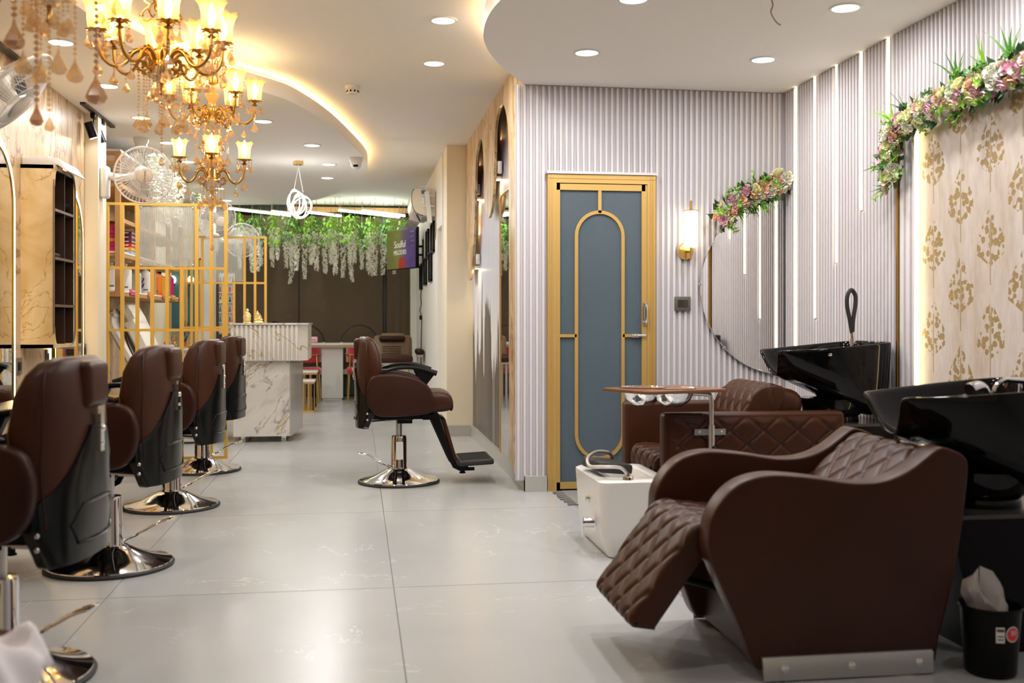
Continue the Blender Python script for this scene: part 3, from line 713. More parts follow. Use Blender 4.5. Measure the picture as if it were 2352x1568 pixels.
# ------------------------------------------------------------------ barber chairs
def chair():
    root = empty('barber_chair')
    b = lambda mb, n, m, p=root, **k: mb.build(n, m, p, local=True, **k)
    b(M().lathe([(.31, .012), (.306, .022), (.27, .028), (.20, .045), (.12, .078), (.085, .094), (.062, .098), (0, .098)], 48), 'base_plate', chrome)
    b(M().lathe([(.300, 0), (.318, .002), (.320, .010), (.312, .018), (.300, .016), (.300, 0)], 48), 'rubber_ring', rubber)
    b(M().lathe([(.062, .09), (.056, .11), (.053, .30), (.049, .315), (0, .316)], 28).bb((-.02, -.058, .16), (.025, -.04, .28)), 'column', chrome)
    b(M().cyl((0, 0, .30), (0, 0, .45), .020, seg=20), 'piston', steel)
    lv = spline([(.0, -.03, .085), (-.10, -.035, .13), (-.20, -.025, .185), (-.262, -.02, .205), (-.275, 0, .212), (-.262, .02, .205), (-.20, .025, .185), (-.10, .035, .13), (0, .03, .085)], 4)
    b(M().tube([(p.x, p.y * (.35 if p.x > -.12 else 1) - .05, p.z) for p in lv], .0065, 8), 'pump_lever', chrome)
    b(M().bb((-.26, -.14, .44), (.22, -.09, .485)).bb((-.26, .09, .44), (.22, .14, .485)).rbox((0, 0, .455), (.20, .22, .045), .01).bb((-.012, -.02, .40), (.09, .02, .45)).bb((.15, -.20, .44), (.26, .20, .475)), 'under_frame', black_m)
    # seat
    sec = []
    for x, zt, zb in ((-.20, .60, .48), (.10, .615, .48), (.22, .632, .482), (.30, .632, .485), (.335, .612, .492), (.352, .58, .51), (.35, .53, .52), (.335, .495, .515)):
        w = .245 if x < .3 else .238
        loop = [(x, w * c_ if abs(c_) < 1 else w * c_, z) for c_, z in ((-1, zb + .02), (-1, zt - .025), (-.94, zt - .006), (-.6, zt), (0, zt + .006), (.6, zt), (.94, zt - .006), (1, zt - .025), (1, zb + .02), (.9, zb), (-.9, zb))]
        sec.append(loop)
    sub(b(M().loft(sec), 'seat', leather, ang=70), 1)
    # backrest
    lv_ = [(.405, -.272, -.205, .19), (.42, -.282, -.19, .215), (.50, -.288, -.15, .24), (.65, -.290, -.128, .255), (.78, -.289, -.115, .255), (.88, -.286, -.126, .240), (.94, -.281, -.148, .215), (.975, -.274, -.175, .185), (.99, -.262, -.205, .14)]
    def se(xr, xf, w, z, n=56):
        cx = xf - min(.035, (xf - xr) * .3); out = []
        for k in range(n):
            a = 2 * pi * k / n; c_, q = cos(a), sin(a)
            if c_ >= 0: out.append((cx + (xf - cx) * c_ ** .45, w * math.copysign(abs(q) ** .45, q), z))
            else: out.append((cx - (cx - xr) * abs(c_) ** .95, w * math.copysign(abs(q) ** .80, q), z))
        return out
    b(M().loft([se(xr, xf, w, z) for z, xr, xf, w in lv_]), 'backrest', leather, ang=60)
    for s_ in (-1, 1):      # piping seams on the sides of the back
        b(M().tube(spline([(-.215, s_ * .20, .955), (-.225, s_ * .238, .90), (-.23, s_ * .257, .78), (-.225, s_ * .257, .66), (-.235, s_ * .243, .50)], 4), .0035, 6), 'piping', leather2)
    # moulded shell on the back
    loops = []
    for z, w, bl, fw_ in ((.388, .235, .030, .06), (.40, .252, .038, .085), (.50, .262, .044, .09), (.565, .262, .044, .085), (.60, .225, .042, .04), (.68, .145, .036, .04), (.765, .070, .024, .04), (.785, .055, .012, .04)):
        xr = -.262
        zz_ = max(z, .44); lo_ = [l for l in lv_ if l[0] <= zz_][-1]; wb_, xf_ = lo_[3], lo_[2]
        cx_ = xf_ - .035; ap = lo_[1]
        dx_ = lambda y: cx_ - (cx_ - ap) * (max(0, 1 - (min(abs(y) / wb_, .999)) ** 2.3)) ** .5 - .012
        pts = [(dx_(w * k / 10), w * k / 10, z) for k in range(-10, 11)]
        e_ = dx_(w)
        loops.append(pts + [(e_ + .035, w * .94, z), (e_ + .035, -w * .94, z)])
    sh = b(M().loft(loops), 'back_shell', shellm, ang=50)
    fx_ = lambda y: -.163 - .127 * (1 - (abs(y) / .24) ** 2.3) ** .5 - .0135
    fr = [(fx_(y), y, z) for y, z in ((-.13, .445), (-.06, .44), (0, .44), (.06, .44), (.13, .445), (.165, .50), (.11, .555), (.05, .56), (0, .56), (-.05, .56), (-.11, .555), (-.165, .50))]
    b(M().tube(fr, .005, 6, closed=True), 'moulded_outline', shellm, sh)
    for s_ in (-1, 1):
        for z in (.45, .49): b(M().ell((-.215, s_ * .259, z), (.008, .006, .008), 8, 6), 'rivet', steel)
    b(M().rbox((-.262, 0, .907), (.085, .17, .145), .026, 4), 'headrest', leather)
    b(M().bb((-.310, -.016, .70), (-.300, .016, .83)).bb((-.306, -.03, .815), (-.285, .03, .84)).ell((-.311, 0, .77), (.008, .011, .011), 10, 8).ell((-.311, 0, .725), (.005, .007, .007), 10, 8), 'headrest_bracket', chrome)
    # side panels
    sp = sp2([(-.20, .715), (-.16, .745), (-.10, .752), (0, .748), (.11, .722), (.18, .672), (.218, .59), (.222, .52), (.19, .492), (.08, .478), (-.08, .472), (-.16, .485), (-.21, .545), (-.222, .64)], 5, True)
    for s_ in (-1, 1):
        b(M().prism(sp, s_ * .255, s_ * .315, 'xz', .018, 3), 'side_panel', leather2, ang=60)
        ar = spline([(-.13, 0, .760), (-.04, 0, .785), (.06, 0, .794), (.15, 0, .780), (.235, 0, .752)], 4)
        mb = M()
        for dy in (-.014, .014): mb.tube([(p.x, s_ * .285 + dy, p.z) for p in ar], [.008 + .010 * (i / len(ar)) for i in range(len(ar))], 8)
        mb.prism([(.10, .778), (.225, .752), (.165, .675), (.135, .70)], s_ * .285 - .018, s_ * .285 + .018, 'xz', .006)
        b(mb, 'armrest', black_m)
    # footrest
    for s_ in (-1, 1):
        bar = [(.20, .475), (.262, .455), (.355, .18), (.375, .135), (.41, .112), (.50, .112), (.50, .092), (.40, .090), (.355, .112), (.335, .15), (.205, .44)]
        b(M().prism(bar, s_ * .15 - .012, s_ * .15 + .012, 'xz'), 'footrest_bar', black_m, smooth=False)
    mb = M().rbox((.508, 0, .148), (.242, .40, .040), .014, 3, (0, R(-3), 0))
    fp = b(mb, 'foot_plate', rubber)
    mb = M()
    for k in range(9): mb.box((.508, -.16 + .04 * k, .170), (.20, .012, .005), (0, R(-3), 0))
    b(mb, 'tread_ribs', rubber, fp)
    b(M().cyl((.435, 0, .09), (.435, 0, .055), .016).cyl((.435, 0, .06), (.435, 0, .052), .022).bb((.40, -.15, .09), (.47, .15, .102)), 'stop_foot', black_m)
    b(M().rbox((.330, 0, .30), (.03, .30, .30), .012, 3, (0, R(-16), 0)), 'calf_pad', leather)
    b(M().cyl((-.245, .03, .405), (-.05, .03, .418), .011).cyl((-.06, .03, .417), (.02, .03, .425), .006).bb((-.26, .01, .39), (-.235, .05, .46)), 'recline_strut', steel)
    return root
proto = chair()
ch = [((.277, 7.13), 0, .87, 'brown barber chair standing alone mid-floor, its footrest toward the marble wall'),
      ((-1.085, 3.386), 174, 1, 'nearest brown barber chair in the left row, cut by the frame edge'),
      ((-1.10, 4.877), 173, 1, 'second barber chair in the left row, its whole round base in view'),
      ((-1.09, 6.385), 173, 1, 'third barber chair in the left row, before the gold partition'),
      ((-1.13, 7.893), 172, 1, 'farthest barber chair in the left row, beside the marble reception desk')]
for i, ((x, y), rz, bs, lb) in enumerate(ch):
    o = proto if i == 0 else copy_tree(proto)
    o.location = (x, y, 0); o.rotation_euler = (0, 0, R(rz)); tag(o, lb, 'chair', 'brown barber chairs')
    for c in o.children:
        if bs != 1 and c.name.split('.')[0] in ('base_plate', 'rubber_ring'): c.scale = (bs, bs, 1)

# ------------------------------------------------------------------ quilted pads
def quilt(path, y0, y1, th, name, mat, parent, pitch=(.062, .043), depth=.007, nt=80, taper=.03, local=False, phase=0):
    """pad following a path in the x-z plane (top surface), quilted in diamonds, th thick, between y0 and y1"""
    P = [Vector((p.x, 0, p.y)) for p in spline([(x, z) for x, z in path], 14)]
    L = [0]
    for a, b in zip(P, P[1:]): L.append(L[-1] + (b - a).length)
    N = len(P); rows = []
    for i in range(N):
        tg = (P[min(i + 1, N - 1)] - P[max(i - 1, 0)]).normalized(); nr = Vector((-tg.z, 0, tg.x))
        e_s = min(L[i], L[-1] - L[i]) / taper
        row = []
        for j in range(nt + 1):
            u = j / nt; y = y0 + (y1 - y0) * u
            e = min(1, min(min(u, 1 - u) * (y1 - y0) / taper, 9))
            ee = min(1, e_s)
            edge = sqrt(max(0, 1 - (1 - e) ** 2)) * (.45 + .55 * sqrt(max(0, 1 - (1 - ee) ** 2)))
            a = L[i] / pitch[0] / 2 + (y - y0) / pitch[1] / 2 + phase; b = L[i] / pitch[0] / 2 - (y - y0) / pitch[1] / 2 + phase
            d = min(abs(a - round(a)), abs(b - round(b)))
            g = math.exp(-(d / .055) ** 2) * depth - .004 * min(1, d / .25)
            row.append(P[i] + nr * (-taper * .55 * (1 - edge) - g * edge) + Vector((0, y, 0)))
        nb = nr * -th
        row += [P[i] + nb + Vector((0, y1 - .004, 0)), P[i] + nb + Vector((0, y0 + .004, 0))]
        rows.append(row)
    return M().loft([[tuple(p) for p in r] for r in rows]).build(name, mat, parent, local=local, ang=60)

# ------------------------------------------------------------------ near wash chair with curved arms
prof = sp2([(1.205, .035), (1.185, .07), (1.145, .175), (1.057, .367), (1.049, .449), (1.058, .50), (1.086, .55), (1.131, .595), (1.185, .62), (1.25, .63), (1.32, .626), (1.402, .616), (1.484, .602), (1.54, .598), (1.601, .601), (1.657, .615), (1.707, .639), (1.752, .67), (1.789, .697), (1.812, .704), (1.849, .694), (1.882, .677), (1.897, .648), (1.892, .572), (1.872, .424), (1.843, .277), (1.821, .188), (1.801, .12), (1.787, .035)], 4)
t_ = empty('wash_chair', (1.5, 3.35, 0), 'near brown leather wash chair with curved arms and raised quilted footrest', 'chair')
for y0 in (3.02, 3.60):
    sp_ = M().prism(prof, y0, y0 + .095, 'xz', .016, 3).build('side_panel', leather, t_, ang=50)
    if y0 < 3.3:
        M().prism([(1.222, .004), (1.212, .078), (1.765, .078), (1.772, .07), (1.772, .012), (1.765, .004)], 3.008, 3.022, 'xz', .003).build('base_plate', steel, t_)
        for x in (1.284, 1.50, 1.722): M().lathe([(.013, 0), (.012, .004), (.006, .007), (0, .0072)], 14, (x, 3.008, .041), (R(90), 0, 0)).build('bolt_head', chrome, t_)
    else:
        M().bb((1.222, 3.69, .004), (1.77, 3.70, .07)).build('base_plate', steel, t_)
M().bb((1.23, 3.12, .035), (1.70, 3.60, .22)).bb((1.30, 3.12, .2), (1.80, 3.60, .38)).build('inner_body', leather2, t_)
quilt([(1.045, .445), (1.12, .462), (1.30, .440), (1.46, .430), (1.56, .445)], 3.125, 3.595, .10, 'seat_cushion', leather, t_)
quilt([(1.50, .43), (1.58, .50), (1.648, .566), (1.712, .622), (1.770, .671), (1.817, .688), (1.857, .668), (1.882, .615)], 3.118, 3.602, .10, 'backrest', leather, t_, (.080, .056))
quilt([(.828, .155), (.836, .185), (.90, .275), (.98, .385), (1.035, .452), (1.10, .475)], 3.125, 3.595, .085, 'footrest', leather, t_, (.082, .058), phase=.2)
M().tube([(1.16, 3.2, .24), (1.02, 3.2, .28)], .012, 8).tube([(1.16, 3.5, .24), (1.02, 3.5, .28)], .012, 8).build('footrest_arm', black_m, t_)

# ------------------------------------------------------------------ black shampoo basins
def basin(x0, yc, z0, label, L=.63, Wd=.50, hw=.0):
    """x0 = lip tip, z0 = lip height"""
    t_ = empty('shampoo_basin', (x0 + .45, yc, 0), label, 'basin')
    half_ = [(.032, 0, -.13), (.026, .045, -.118), (.012, .090, -.065), (.0, .125, -.012), (.012, .152, .0), (.06, .182, .002), (.18, .228, .010), (.34, .262, .022), (.48, .262, .034), (.575, .238, .042), (.612, .17, .045), (.62, .085, .045), (.62, 0, .045)]
    ctl = half_ + [(x, -w, z) for x, w, z in half_[-2:0:-1]]
    rim_ = [(p.x * L / .62, p.y * Wd / .52, p.z) for p in spline(ctl, 4, True)]
    zb = lambda u: z0 - .163 - .170 * u
    zi = lambda u: z0 - .175 - .07 * u
    def loop(fx, fw, off, t, dz=0, inner=False):
        out = []
        for x, w, dz_ in rim_:
            u = x / L; zr = z0 + dz_; ze = zi(u) if inner else zb(u)
            out.append((x0 + off + x * fx, yc + w * fw, zr + (ze - zr) * t + dz))
        return out
    loops = [loop(.50, .45, .19, 1.06), loop(.72, .70, .125, 1.03), loop(.82, .85, .100, .90), loop(.915, .95, .045, .55), loop(.975, .99, .014, .18), loop(1, 1, 0, 0, -.004),
             loop(.995, .985, .002, 0, .005), loop(.965, .94, .011, 0, .004), loop(.94, .905, .019, .10), loop(.86, .82, .05, .62, 0, True), loop(.66, .62, .13, .95, 0, True), loop(.2, .2, .30, 1.05, 0, True)]
    sub(M().loft(loops).build('bowl', blackg, t_, ang=180), 1)
    bx = x0 + .50
    M().lathe([(.13, z0 - .40), (.14, z0 - .38), (.135, z0 - .35), (.16, z0 - .325), (.17, z0 - .255), (0, z0 - .25)], 32, (x0 + .36, yc, 0)).build('bowl_collar', blackg, t_)
    M().prism([(x0 + .19, .165), (x0 + .125, z0 - .39), (x0 + .62, z0 - .39), (x0 + .50, .165)], yc - .215, yc + .215, 'xz', .012).build('pedestal', black_m, t_)
    M().bb((x0 + .23, yc - .19, 0), (x0 + .48, yc + .19, .17)).build('plinth', black_m, t_)
    M().bb((x0 + .12, yc - .22, z0 - .392), (x0 + .63, yc + .22, z0 - .378)).build('shelf_plate', simple('dark_gloss_plate', (.05, .045, .04), .15), t_)
    return t_
tb = basin(1.785, 3.36, .842, 'near black ceramic shampoo basin, its right side cut by the frame', .64, .52)
M().tube(spline([(2.20, 3.38, .80), (2.185, 3.38, .845), (2.155, 3.37, .865), (2.115, 3.36, .855)], 4), [.016, .017, .018, .019, .020, .021, .022, .023, .024, .025, .026, .027, .026], 14).build('shower_head', chrome, tb)
M().tube(spline([(2.215, 3.36, .78), (2.205, 3.36, .85), (2.235, 3.36, .888), (2.28, 3.38, .885), (2.305, 3.40, .83)], 6), .0085, 8).cyl((2.25, 3.37, .893), (2.36, 3.40, .884), .010, .013).cyl((2.335, 3.40, .80), (2.335, 3.40, .885), .014).build('hose_and_tap', chrome, tb)
tb = basin(2.175, 5.31, .940, 'black ceramic shampoo basin in front of the half-round mirror', .615, .50)
M().cyl((2.60, 5.2, .92), (2.60, 5.2, 1.005), .016).cyl((2.60, 5.2, 1.0), (2.595, 5.2, 1.04), .011).build('chrome_coupling', chrome, tb)
M().tube(spline([(2.595, 5.2, 1.035), (2.583, 5.2, 1.10), (2.567, 5.2, 1.18), (2.570, 5.2, 1.235), (2.591, 5.2, 1.262), (2.613, 5.2, 1.235), (2.613, 5.2, 1.18), (2.601, 5.2, 1.10), (2.597, 5.2, 1.04)], 6), .0115, 8).build('black_hose_loop', rubber, tb)
M().ell((2.42, 5.10, .925), (.025, .025, .018), 14, 8).cyl((2.42, 5.1, .85), (2.42, 5.1, .93), .010).build('mixer_tap', chrome, tb)

# ------------------------------------------------------------------ square-armed quilted chair behind it, with a manicure tray
t_ = empty('pedicure_chair', (1.9, 5.2, 0), 'square-armed brown chair with diamond-quilted sides behind the near wash chair', 'chair')
def arm(y0, y1, x0, x1, z1, face):
    o = M().rbox(((x0 + x1) / 2, (y0 + y1) / 2, z1 / 2 + .02), (x1 - x0, y1 - y0, z1 - .04), .022, 3).build('arm', leather, t_)
    return o
arm(4.96, 5.06, 1.493, 2.44, .642, 0); arm(5.56, 5.66, 1.455, 2.35, .655, 0)
# quilted outer face of the near arm: grid in x-z
def face(i, j):
    x = 1.515 + .905 * i / 110; z = .10 + .52 * j / 60
    a = (x - 1.47) / .089; b = (z - .555) / .070
    u = (a + b) / 2; v = (a - b) / 2
    d = min(abs(u - round(u)), abs(v - round(v)))
    e = min(i, 110 - i, j * 1.5, (60 - j) * 1.5) / 5
    return (x, 4.957 - .012 * min(1, e) * (1 - math.exp(-(d / .05) ** 2)) , z)
M().grid(face, 111, 61).build('quilted_arm_panel', leather, t_, ang=180)
M().bb((1.60, 5.07, .05), (2.28, 5.55, .28)).build('inner_body', leather2, t_)
quilt([(1.50, .285), (1.478, .33), (1.482, .40), (1.52, .432), (1.65, .425), (1.90, .40), (2.05, .40)], 5.068, 5.552, .10, 'seat_cushion', leather, t_, (.080, .056))
quilt([(1.90, .40), (1.925, .55), (1.97, .69), (2.03, .755), (2.10, .775), (2.17, .755)], 5.068, 5.552, .13, 'backrest', leather, t_, (.075, .052))
M().rbox((2.16, 5.31, .66), (.24, .47, .19), .07, 4, (0, R(12), 0)).build('head_bolster', leather, t_)
M().bb((1.50, 4.97, 0), (1.58, 5.05, .05)).bb((2.34, 4.97, 0), (2.42, 5.05, .05)).bb((1.50, 5.57, 0), (1.58, 5.65, .05)).bb((2.26, 5.57, 0), (2.34, 5.65, .05)).build('feet', black_m, t_)
tr = M(); 
tr.prism([(1.20, 5.02), (1.335, 4.74), (1.36, 4.725), (1.77, 4.86), (1.782, 4.885), (1.66, 5.20), (1.63, 5.212), (1.21, 5.045)], .752, .768, 'xy', .004).build('tray_top', simple('tray_wood', (.19, .075, .035), .3), t_)
for x, y in ((1.40, 5.02), (1.53, 4.93)):
    M().lathe([(.0, -.075), (.05, -.07), (.085, -.04), (.10, 0), (.108, .019), (.118, .019), (.112, .017), (.102, .0), (.08, -.035), (0, -.06)], 28, (x, y, .752)).build('steel_bowl', chrome, t_)
M().tube(spline([(1.58, 4.95, .742), (1.66, 4.93, .742), (1.71, 4.925, .735), (1.722, 4.925, .70), (1.722, 4.925, .64), (1.722, 4.925, .47)], 5), .0125, 12).build('tray_post', steel, t_)
M().cyl((1.722, 4.925, .46), (1.722, 4.925, .585), .017).bb((1.64, 4.935, .535), (1.80, 4.95, .565)).ell((1.665, 4.933, .55), (.007, .004, .007), 8, 6).ell((1.778, 4.933, .55), (.007, .004, .007), 8, 6).build('clamp_bracket', steel, t_)
M().ell((1.735, 4.915, .462), (.022, .022, .026), 12, 8).build('clamp_knob', black_m, t_)

# ------------------------------------------------------------------ white foot spa tub
t_ = empty('foot_spa', (1.25, 4.85, 0), 'white acrylic foot spa tub with chrome knob and shower hose', 'foot bath')
TY0, TY1 = 4.66, 5.28
lo = [(1.18, TY0 + .05), (1.50, TY0 + .05), (1.50, TY1 - .05), (1.10, TY1 - .05)]
def rr(pts, r=.05, n=5):
    out = []
    N = len(pts)
    for i in range(N):
        p, a, b = Vector(pts[i]), Vector(pts[i - 1]), Vector(pts[(i + 1) % N])
        u = (a - p).normalized() * r; v = (b - p).normalized() * r
        for k in range(n + 1):
            s_ = k / n; q = (p + u) * (1 - s_) ** 2 + p * 2 * s_ * (1 - s_) + (p + v) * s_ ** 2; out.append((q.x, q.y))
    return out
def ring(x0, x1, y0, y1, z, r=.05, sk=0): return [(x, y, z) for x, y in rr([(x0 + sk, y0), (x1, y0), (x1, y1), (x0, y1)], r)]
loops = [ring(1.165, 1.410, 4.69, 5.22, 0, .04), ring(1.15, 1.430, 4.685, 5.23, .005, .04), ring(1.115, 1.450, 4.675, 5.24, .11, .05), ring(1.10, 1.450, 4.665, 5.25, .34, .05), ring(1.10, 1.450, 4.665, 5.25, .352, .05),
         ring(1.115, 1.440, 4.68, 5.235, .360, .045), ring(1.19, 1.410, 4.80, 5.20, .357, .04), ring(1.20, 1.400, 4.81, 5.19, .345, .04), ring(1.22, 1.380, 4.83, 5.17, .14, .04)]
M().loft(loops).build('tub', white_t, t_, ang=50)
M().cyl((1.10, 4.80, .15), (1.05, 4.80, .15), .026, .022, 20).cyl((1.052, 4.80, .15), (1.044, 4.80, .15), .026, seg=20).box((1.046, 4.79, .118), (.008, .02, .07)).build('mixer_knob', chrome, t_)
M().cyl((1.105, 4.93, .24), (1.09, 4.93, .24), .019, .015, 16).build('button', chrome, t_)
M().rbox((1.20, 4.95, .395), (.17, .26, .05), .014, 2, (0, R(6), R(8))).build('black_headrest_pad', rubber, t_)
M().lathe([(.026, 0), (.024, .012), (.012, .016), (.010, .03)], 16, (1.245, 4.715, .36)).build('hose_socket', chrome, t_)
M().tube(spline([(1.245, 4.715, .38), (1.21, 4.72, .415), (1.13, 4.74, .418), (1.08, 4.79, .415), (1.09, 4.88, .44), (1.15, 4.95, .462), (1.22, 5.0, .45), (1.25, 5.03, .42)], 6), .0085, 8).build('shower_hose', steel, t_)

# ------------------------------------------------------------------ waste bin with bag
t_ = empty('waste_bin', (1.955, 3.02, 0), 'black plastic waste bin with price stickers beside the near wash chair', 'bin')
bx, by = 1.957, 3.0
M().lathe([(0, .002), (.070, .002), (.076, .008), (.089, .203), (.094, .207), (.094, .216), (.089, .216), (.086, .205), (.074, .02), (0, .012)], 40, (bx, by, 0)).build('bucket', black_m, t_)
def curved(mb, a0, a1, z0, z1, r, n=8):
    mb.grid(lambda i, j: (bx + r * cos(a0 + (a1 - a0) * i / n), by + r * sin(a0 + (a1 - a0) * i / n), z0 + (z1 - z0) * j), n + 1, 2)
s1 = M(); curved(s1, R(-113), R(-96), .118, .165, .0872); st_ = s1.build('price_sticker', paper, t_)
s2 = M()
def dcurve(cx_, cz, rr_, r):
    vs_ = [(bx + r * cos(cx_), by + r * sin(cx_), cz)]; 
    for k in range(24):
        a = 2 * pi * k / 24; th = cx_ + rr_ * cos(a) / r; vs_.append((bx + r * cos(th), by + r * sin(th), cz + rr_ * sin(a)))
    return vs_, [(0, k + 1, (k + 1) % 24 + 1) for k in range(24)]
s2.add(*dcurve(R(-78), .143, .024, .0878)); s2.build('round_sticker', paper, t_)
s2 = M(); s2.add(*dcurve(R(-78), .143, .021, .0883)); s2.build('round_sticker', simple('red_sticker', (.75, .04, .05)), t_)
text('50', .020, paper, t_, (bx + .0895 * cos(R(-78)), by + .0895 * sin(R(-78)), .147), (R(90), 0, R(12)), 'sticker_number')
mb = M()
for k in range(9): mb.box((bx + .0880 * cos(R(-111 + k * 1.6)), by + .0880 * sin(R(-111 + k * 1.6)), .156), (.0010 + .0008 * (k % 3), .0006, .008), (0, 0, R(-21 + k * 1.6)))
for z in (.138, .128): mb.box((bx + .0882 * cos(R(-104.5)), by + .0882 * sin(R(-104.5)), z), (.018, .0006, .003), (0, 0, R(-14.5)))
mb.build('barcode', black_m, t_)
def crumple(name, c, size, seed, mat, label, cat, nu=26, nv=14, lean=(0, 0)):
    r = random.Random(seed); ph = [r.uniform(0, 6) for _ in range(8)]; mb = M()
    def fn(i, j):
        a = 2 * pi * i / nu; v = j / (nv - 1)
        rad = .80 if v < .66 else (1.0 - 2.2 * (v - .80) ** 2 * 6 if v < .97 else .05)
        rad *= 1 + (.05 if v < .66 else 1) * .16 * sin(3 * a + ph[0] + 4 * v) + .09 * sin(5 * a + ph[1] - 7 * v) + .05 * sin(9 * a + ph[2])
        z = v * (1 + .22 * sin(2 * a + ph[3])) + .04 * sin(7 * a + ph[4])
        return (c[0] + size[0] * rad * cos(a) + lean[0] * max(0, v - .68) * 3, c[1] + size[1] * rad * sin(a) + lean[1] * v, c[2] + size[2] * z)
    mb.grid(fn, nu, nv, cu=True)
    return tag(mb.build(name, mat, None, ang=25), label, cat)
tag(crumple('plastic_bag', (bx - .008, by - .004, .06), (.060, .056, .22), 4, sheet('thin_white_plastic', (.9, .86, .86), .88, .72, (.80, .74, .70)), '', '', lean=(-.035, 0)), 'crumpled translucent plastic bag stuffed in the black bin', 'bag')

# pipes and valve under the near basin
for k, (a, b, lb) in enumerate((((2.40, 3.78, .42), (2.56, 3.70, .012), 'beige water pipe slanting behind the black bin'), ((2.46, 3.66, .45), (2.47, 3.62, .012), 'upright beige water pipe at the right frame edge behind the bin'))):
    t_ = empty('water_pipe', b, lb, 'pipe')
    M().cyl(a, b, .013, seg=12).build('pipe', simple('cpvc_pipe', (.55, .44, .25), .4) if k == 0 else bpy.data.materials['cpvc_pipe'], t_)
    M().cyl((b[0], b[1], 0), (b[0], b[1], .05), .02, seg=12).build('floor_fitting', goldd, t_)
t_ = empty('cleaning_bottle', (2.36, 3.42, 0), 'small amber bottle with silver cap on the floor behind the bin', 'bottle')
M().lathe([(0, .001), (.018, .001), (.020, .01), (.020, .055), (.012, .066), (.010, .07)], 18, (2.36, 3.42, 0)).build('bottle_body', simple('amber_liquid', (.60, .40, .12), .2), t_)
M().cyl((2.36, 3.42, .069), (2.36, 3.42, .10), .011, .007, 14).build('cap', chrome, t_)

# brown stool with a white towel in the near left corner
t_ = empty('leather_stool', (-.84, 2.2, 0), 'low brown leather stool in the bottom left corner', 'stool')
M().lathe([(0, .325), (.15, .325), (.185, .335), (.20, .365), (.20, .415), (.185, .44), (.12, .45), (0, .453)], 40, (-.845, 2.2, 0)).build('seat_cushion', leather, t_)
M().cyl((-.845, 2.2, .02), (-.845, 2.2, .325), .025).build('column', chrome, t_)
M().lathe([(.17, 0), (.17, .012), (.05, .03), (0, .03)], 32, (-.845, 2.2, 0)).build('base_plate', black_m, t_)
def towel(i, j):
    x = -.97 + .37 * i / 30; y = 2.03 + .21 * j / 18
    d = max(0, sqrt((x + .845) ** 2 + (y - 2.2) ** 2) - .205)
    return (x, y - .05 * (i / 30), .480 + .014 * sin(i * .5 + j * .4) + .008 * sin(j * .9 - i * .3) - min(.16, d * 1.6))
tw = M().grid(towel, 31, 19).build('towel', cloth_w); tag(tw, 'crumpled white towel draped over the brown stool', 'towel')
tw.modifiers.new('thick', 'SOLIDIFY').thickness = .006

# ------------------------------------------------------------------ chandeliers
def teardrop(mb, z, h, r, seg=6):
    mb.lathe([(.001, z), (r * .22, z - h * .25), (r * .7, z - h * .55), (r, z - h * .76), (r * .72, z - h * .93), (.001, z - h)], seg)
def strand_mesh(nb, dh, dr, br=.0068, name='crystal_strand', mat=crystal):
    mb = M(); z = 0
    for k in range(nb):
        mb.lathe([(.0006, z), (br, z - br * 1.0), (.0006, z - br * 2.0)], 6); z -= br * 2.25
    teardrop(mb, z, dh, dr)
    return mb.mesh(name, mat, smooth=False)
str_s = strand_mesh(2, .062, .020); str_m = strand_mesh(6, .070, .023); str_l = strand_mesh(12, .078, .025); str_xl = strand_mesh(16, .055, .016)
def arm_mesh(R_):
    k = R_ / .26; mb = M()
    pts = [(.045, .0), (.062, .030), (.090, .040), (.118, .024), (.140, -.012), (.170, -.036), (.205, -.036), (.238, -.010), (.256, .035), (.26, .085)]
    P = spline([(x * k, 0, z) for x, z in pts], 4)
    mb.tube(P, [.0105 - .003 * min(1, i / 14) for i in range(len(P))], 8)
    sc = spline([(.045 * k, 0, .0), (.052 * k, 0, -.03), (.080 * k, 0, -.048), (.104 * k, 0, -.030), (.094 * k, 0, -.006), (.076 * k, 0, -.012), (.078 * k, 0, -.026)], 4)
    mb.tube(sc, .0065, 6)
    for x, z, a in ((.060, .040, 60), (.080, .050, 30), (.105, .045, -10), (.126, .030, -30), (.098, -.045, 200), (.108, -.022, 340), (.07, -.055, 240)):
        mb.ell((x * k, 0, z), (.014, .006, .005), 8, 6, (0, R(-a), 0))
    mb.lathe([(.006, .075), (.020, .084), (.008, .092), (.006, .098), (.022, .106), (.036, .112)], 16, (.26 * k, 0, 0))
    for q in range(8):
        a = q * pi / 4; mb.ell((.26 * k + .036 * cos(a), .036 * sin(a), .113), (.016, .008, .0035), 8, 5, (0, R(12), a))
    return mb.mesh('arm', brass, ang=50)
def shade_mesh(s_=1):
    n = 32
    prof_ = [(.028, .118), (.037, .122), (.040, .150), (.041, .180), (.045, .205), (.055, .224), (.064, .231)]
    mb = M(); mb.grid(lambda i, j: ((prof_[i][0] * (1 + (.07 * cos(8 * 2 * pi * j / n) if i > 3 else .025 * cos(16 * 2 * pi * j / n)))) * cos(2 * pi * j / n) * s_,
                                    (prof_[i][0] * (1 + (.07 * cos(8 * 2 * pi * j / n) if i > 3 else .025 * cos(16 * 2 * pi * j / n)))) * sin(2 * pi * j / n) * s_,
                                    .118 + (prof_[i][1] - .118 + (.006 * cos(8 * 2 * pi * j / n) if i > 4 else 0)) * s_), 7, n, cv=True)
    return mb.mesh('shade', shade_m, ang=180)
def bulb_mesh(s_=1):
    return M().lathe([(.008, .125), (.013, .14), (.017, .165), (.015, .19), (.008, .215), (.001, .236)], 14).mesh('bulb', bulb_m)
shade_b, bulb_b, shade_sm = shade_mesh(1.08), bulb_mesh(), shade_mesh(.88)
arm_me = {}
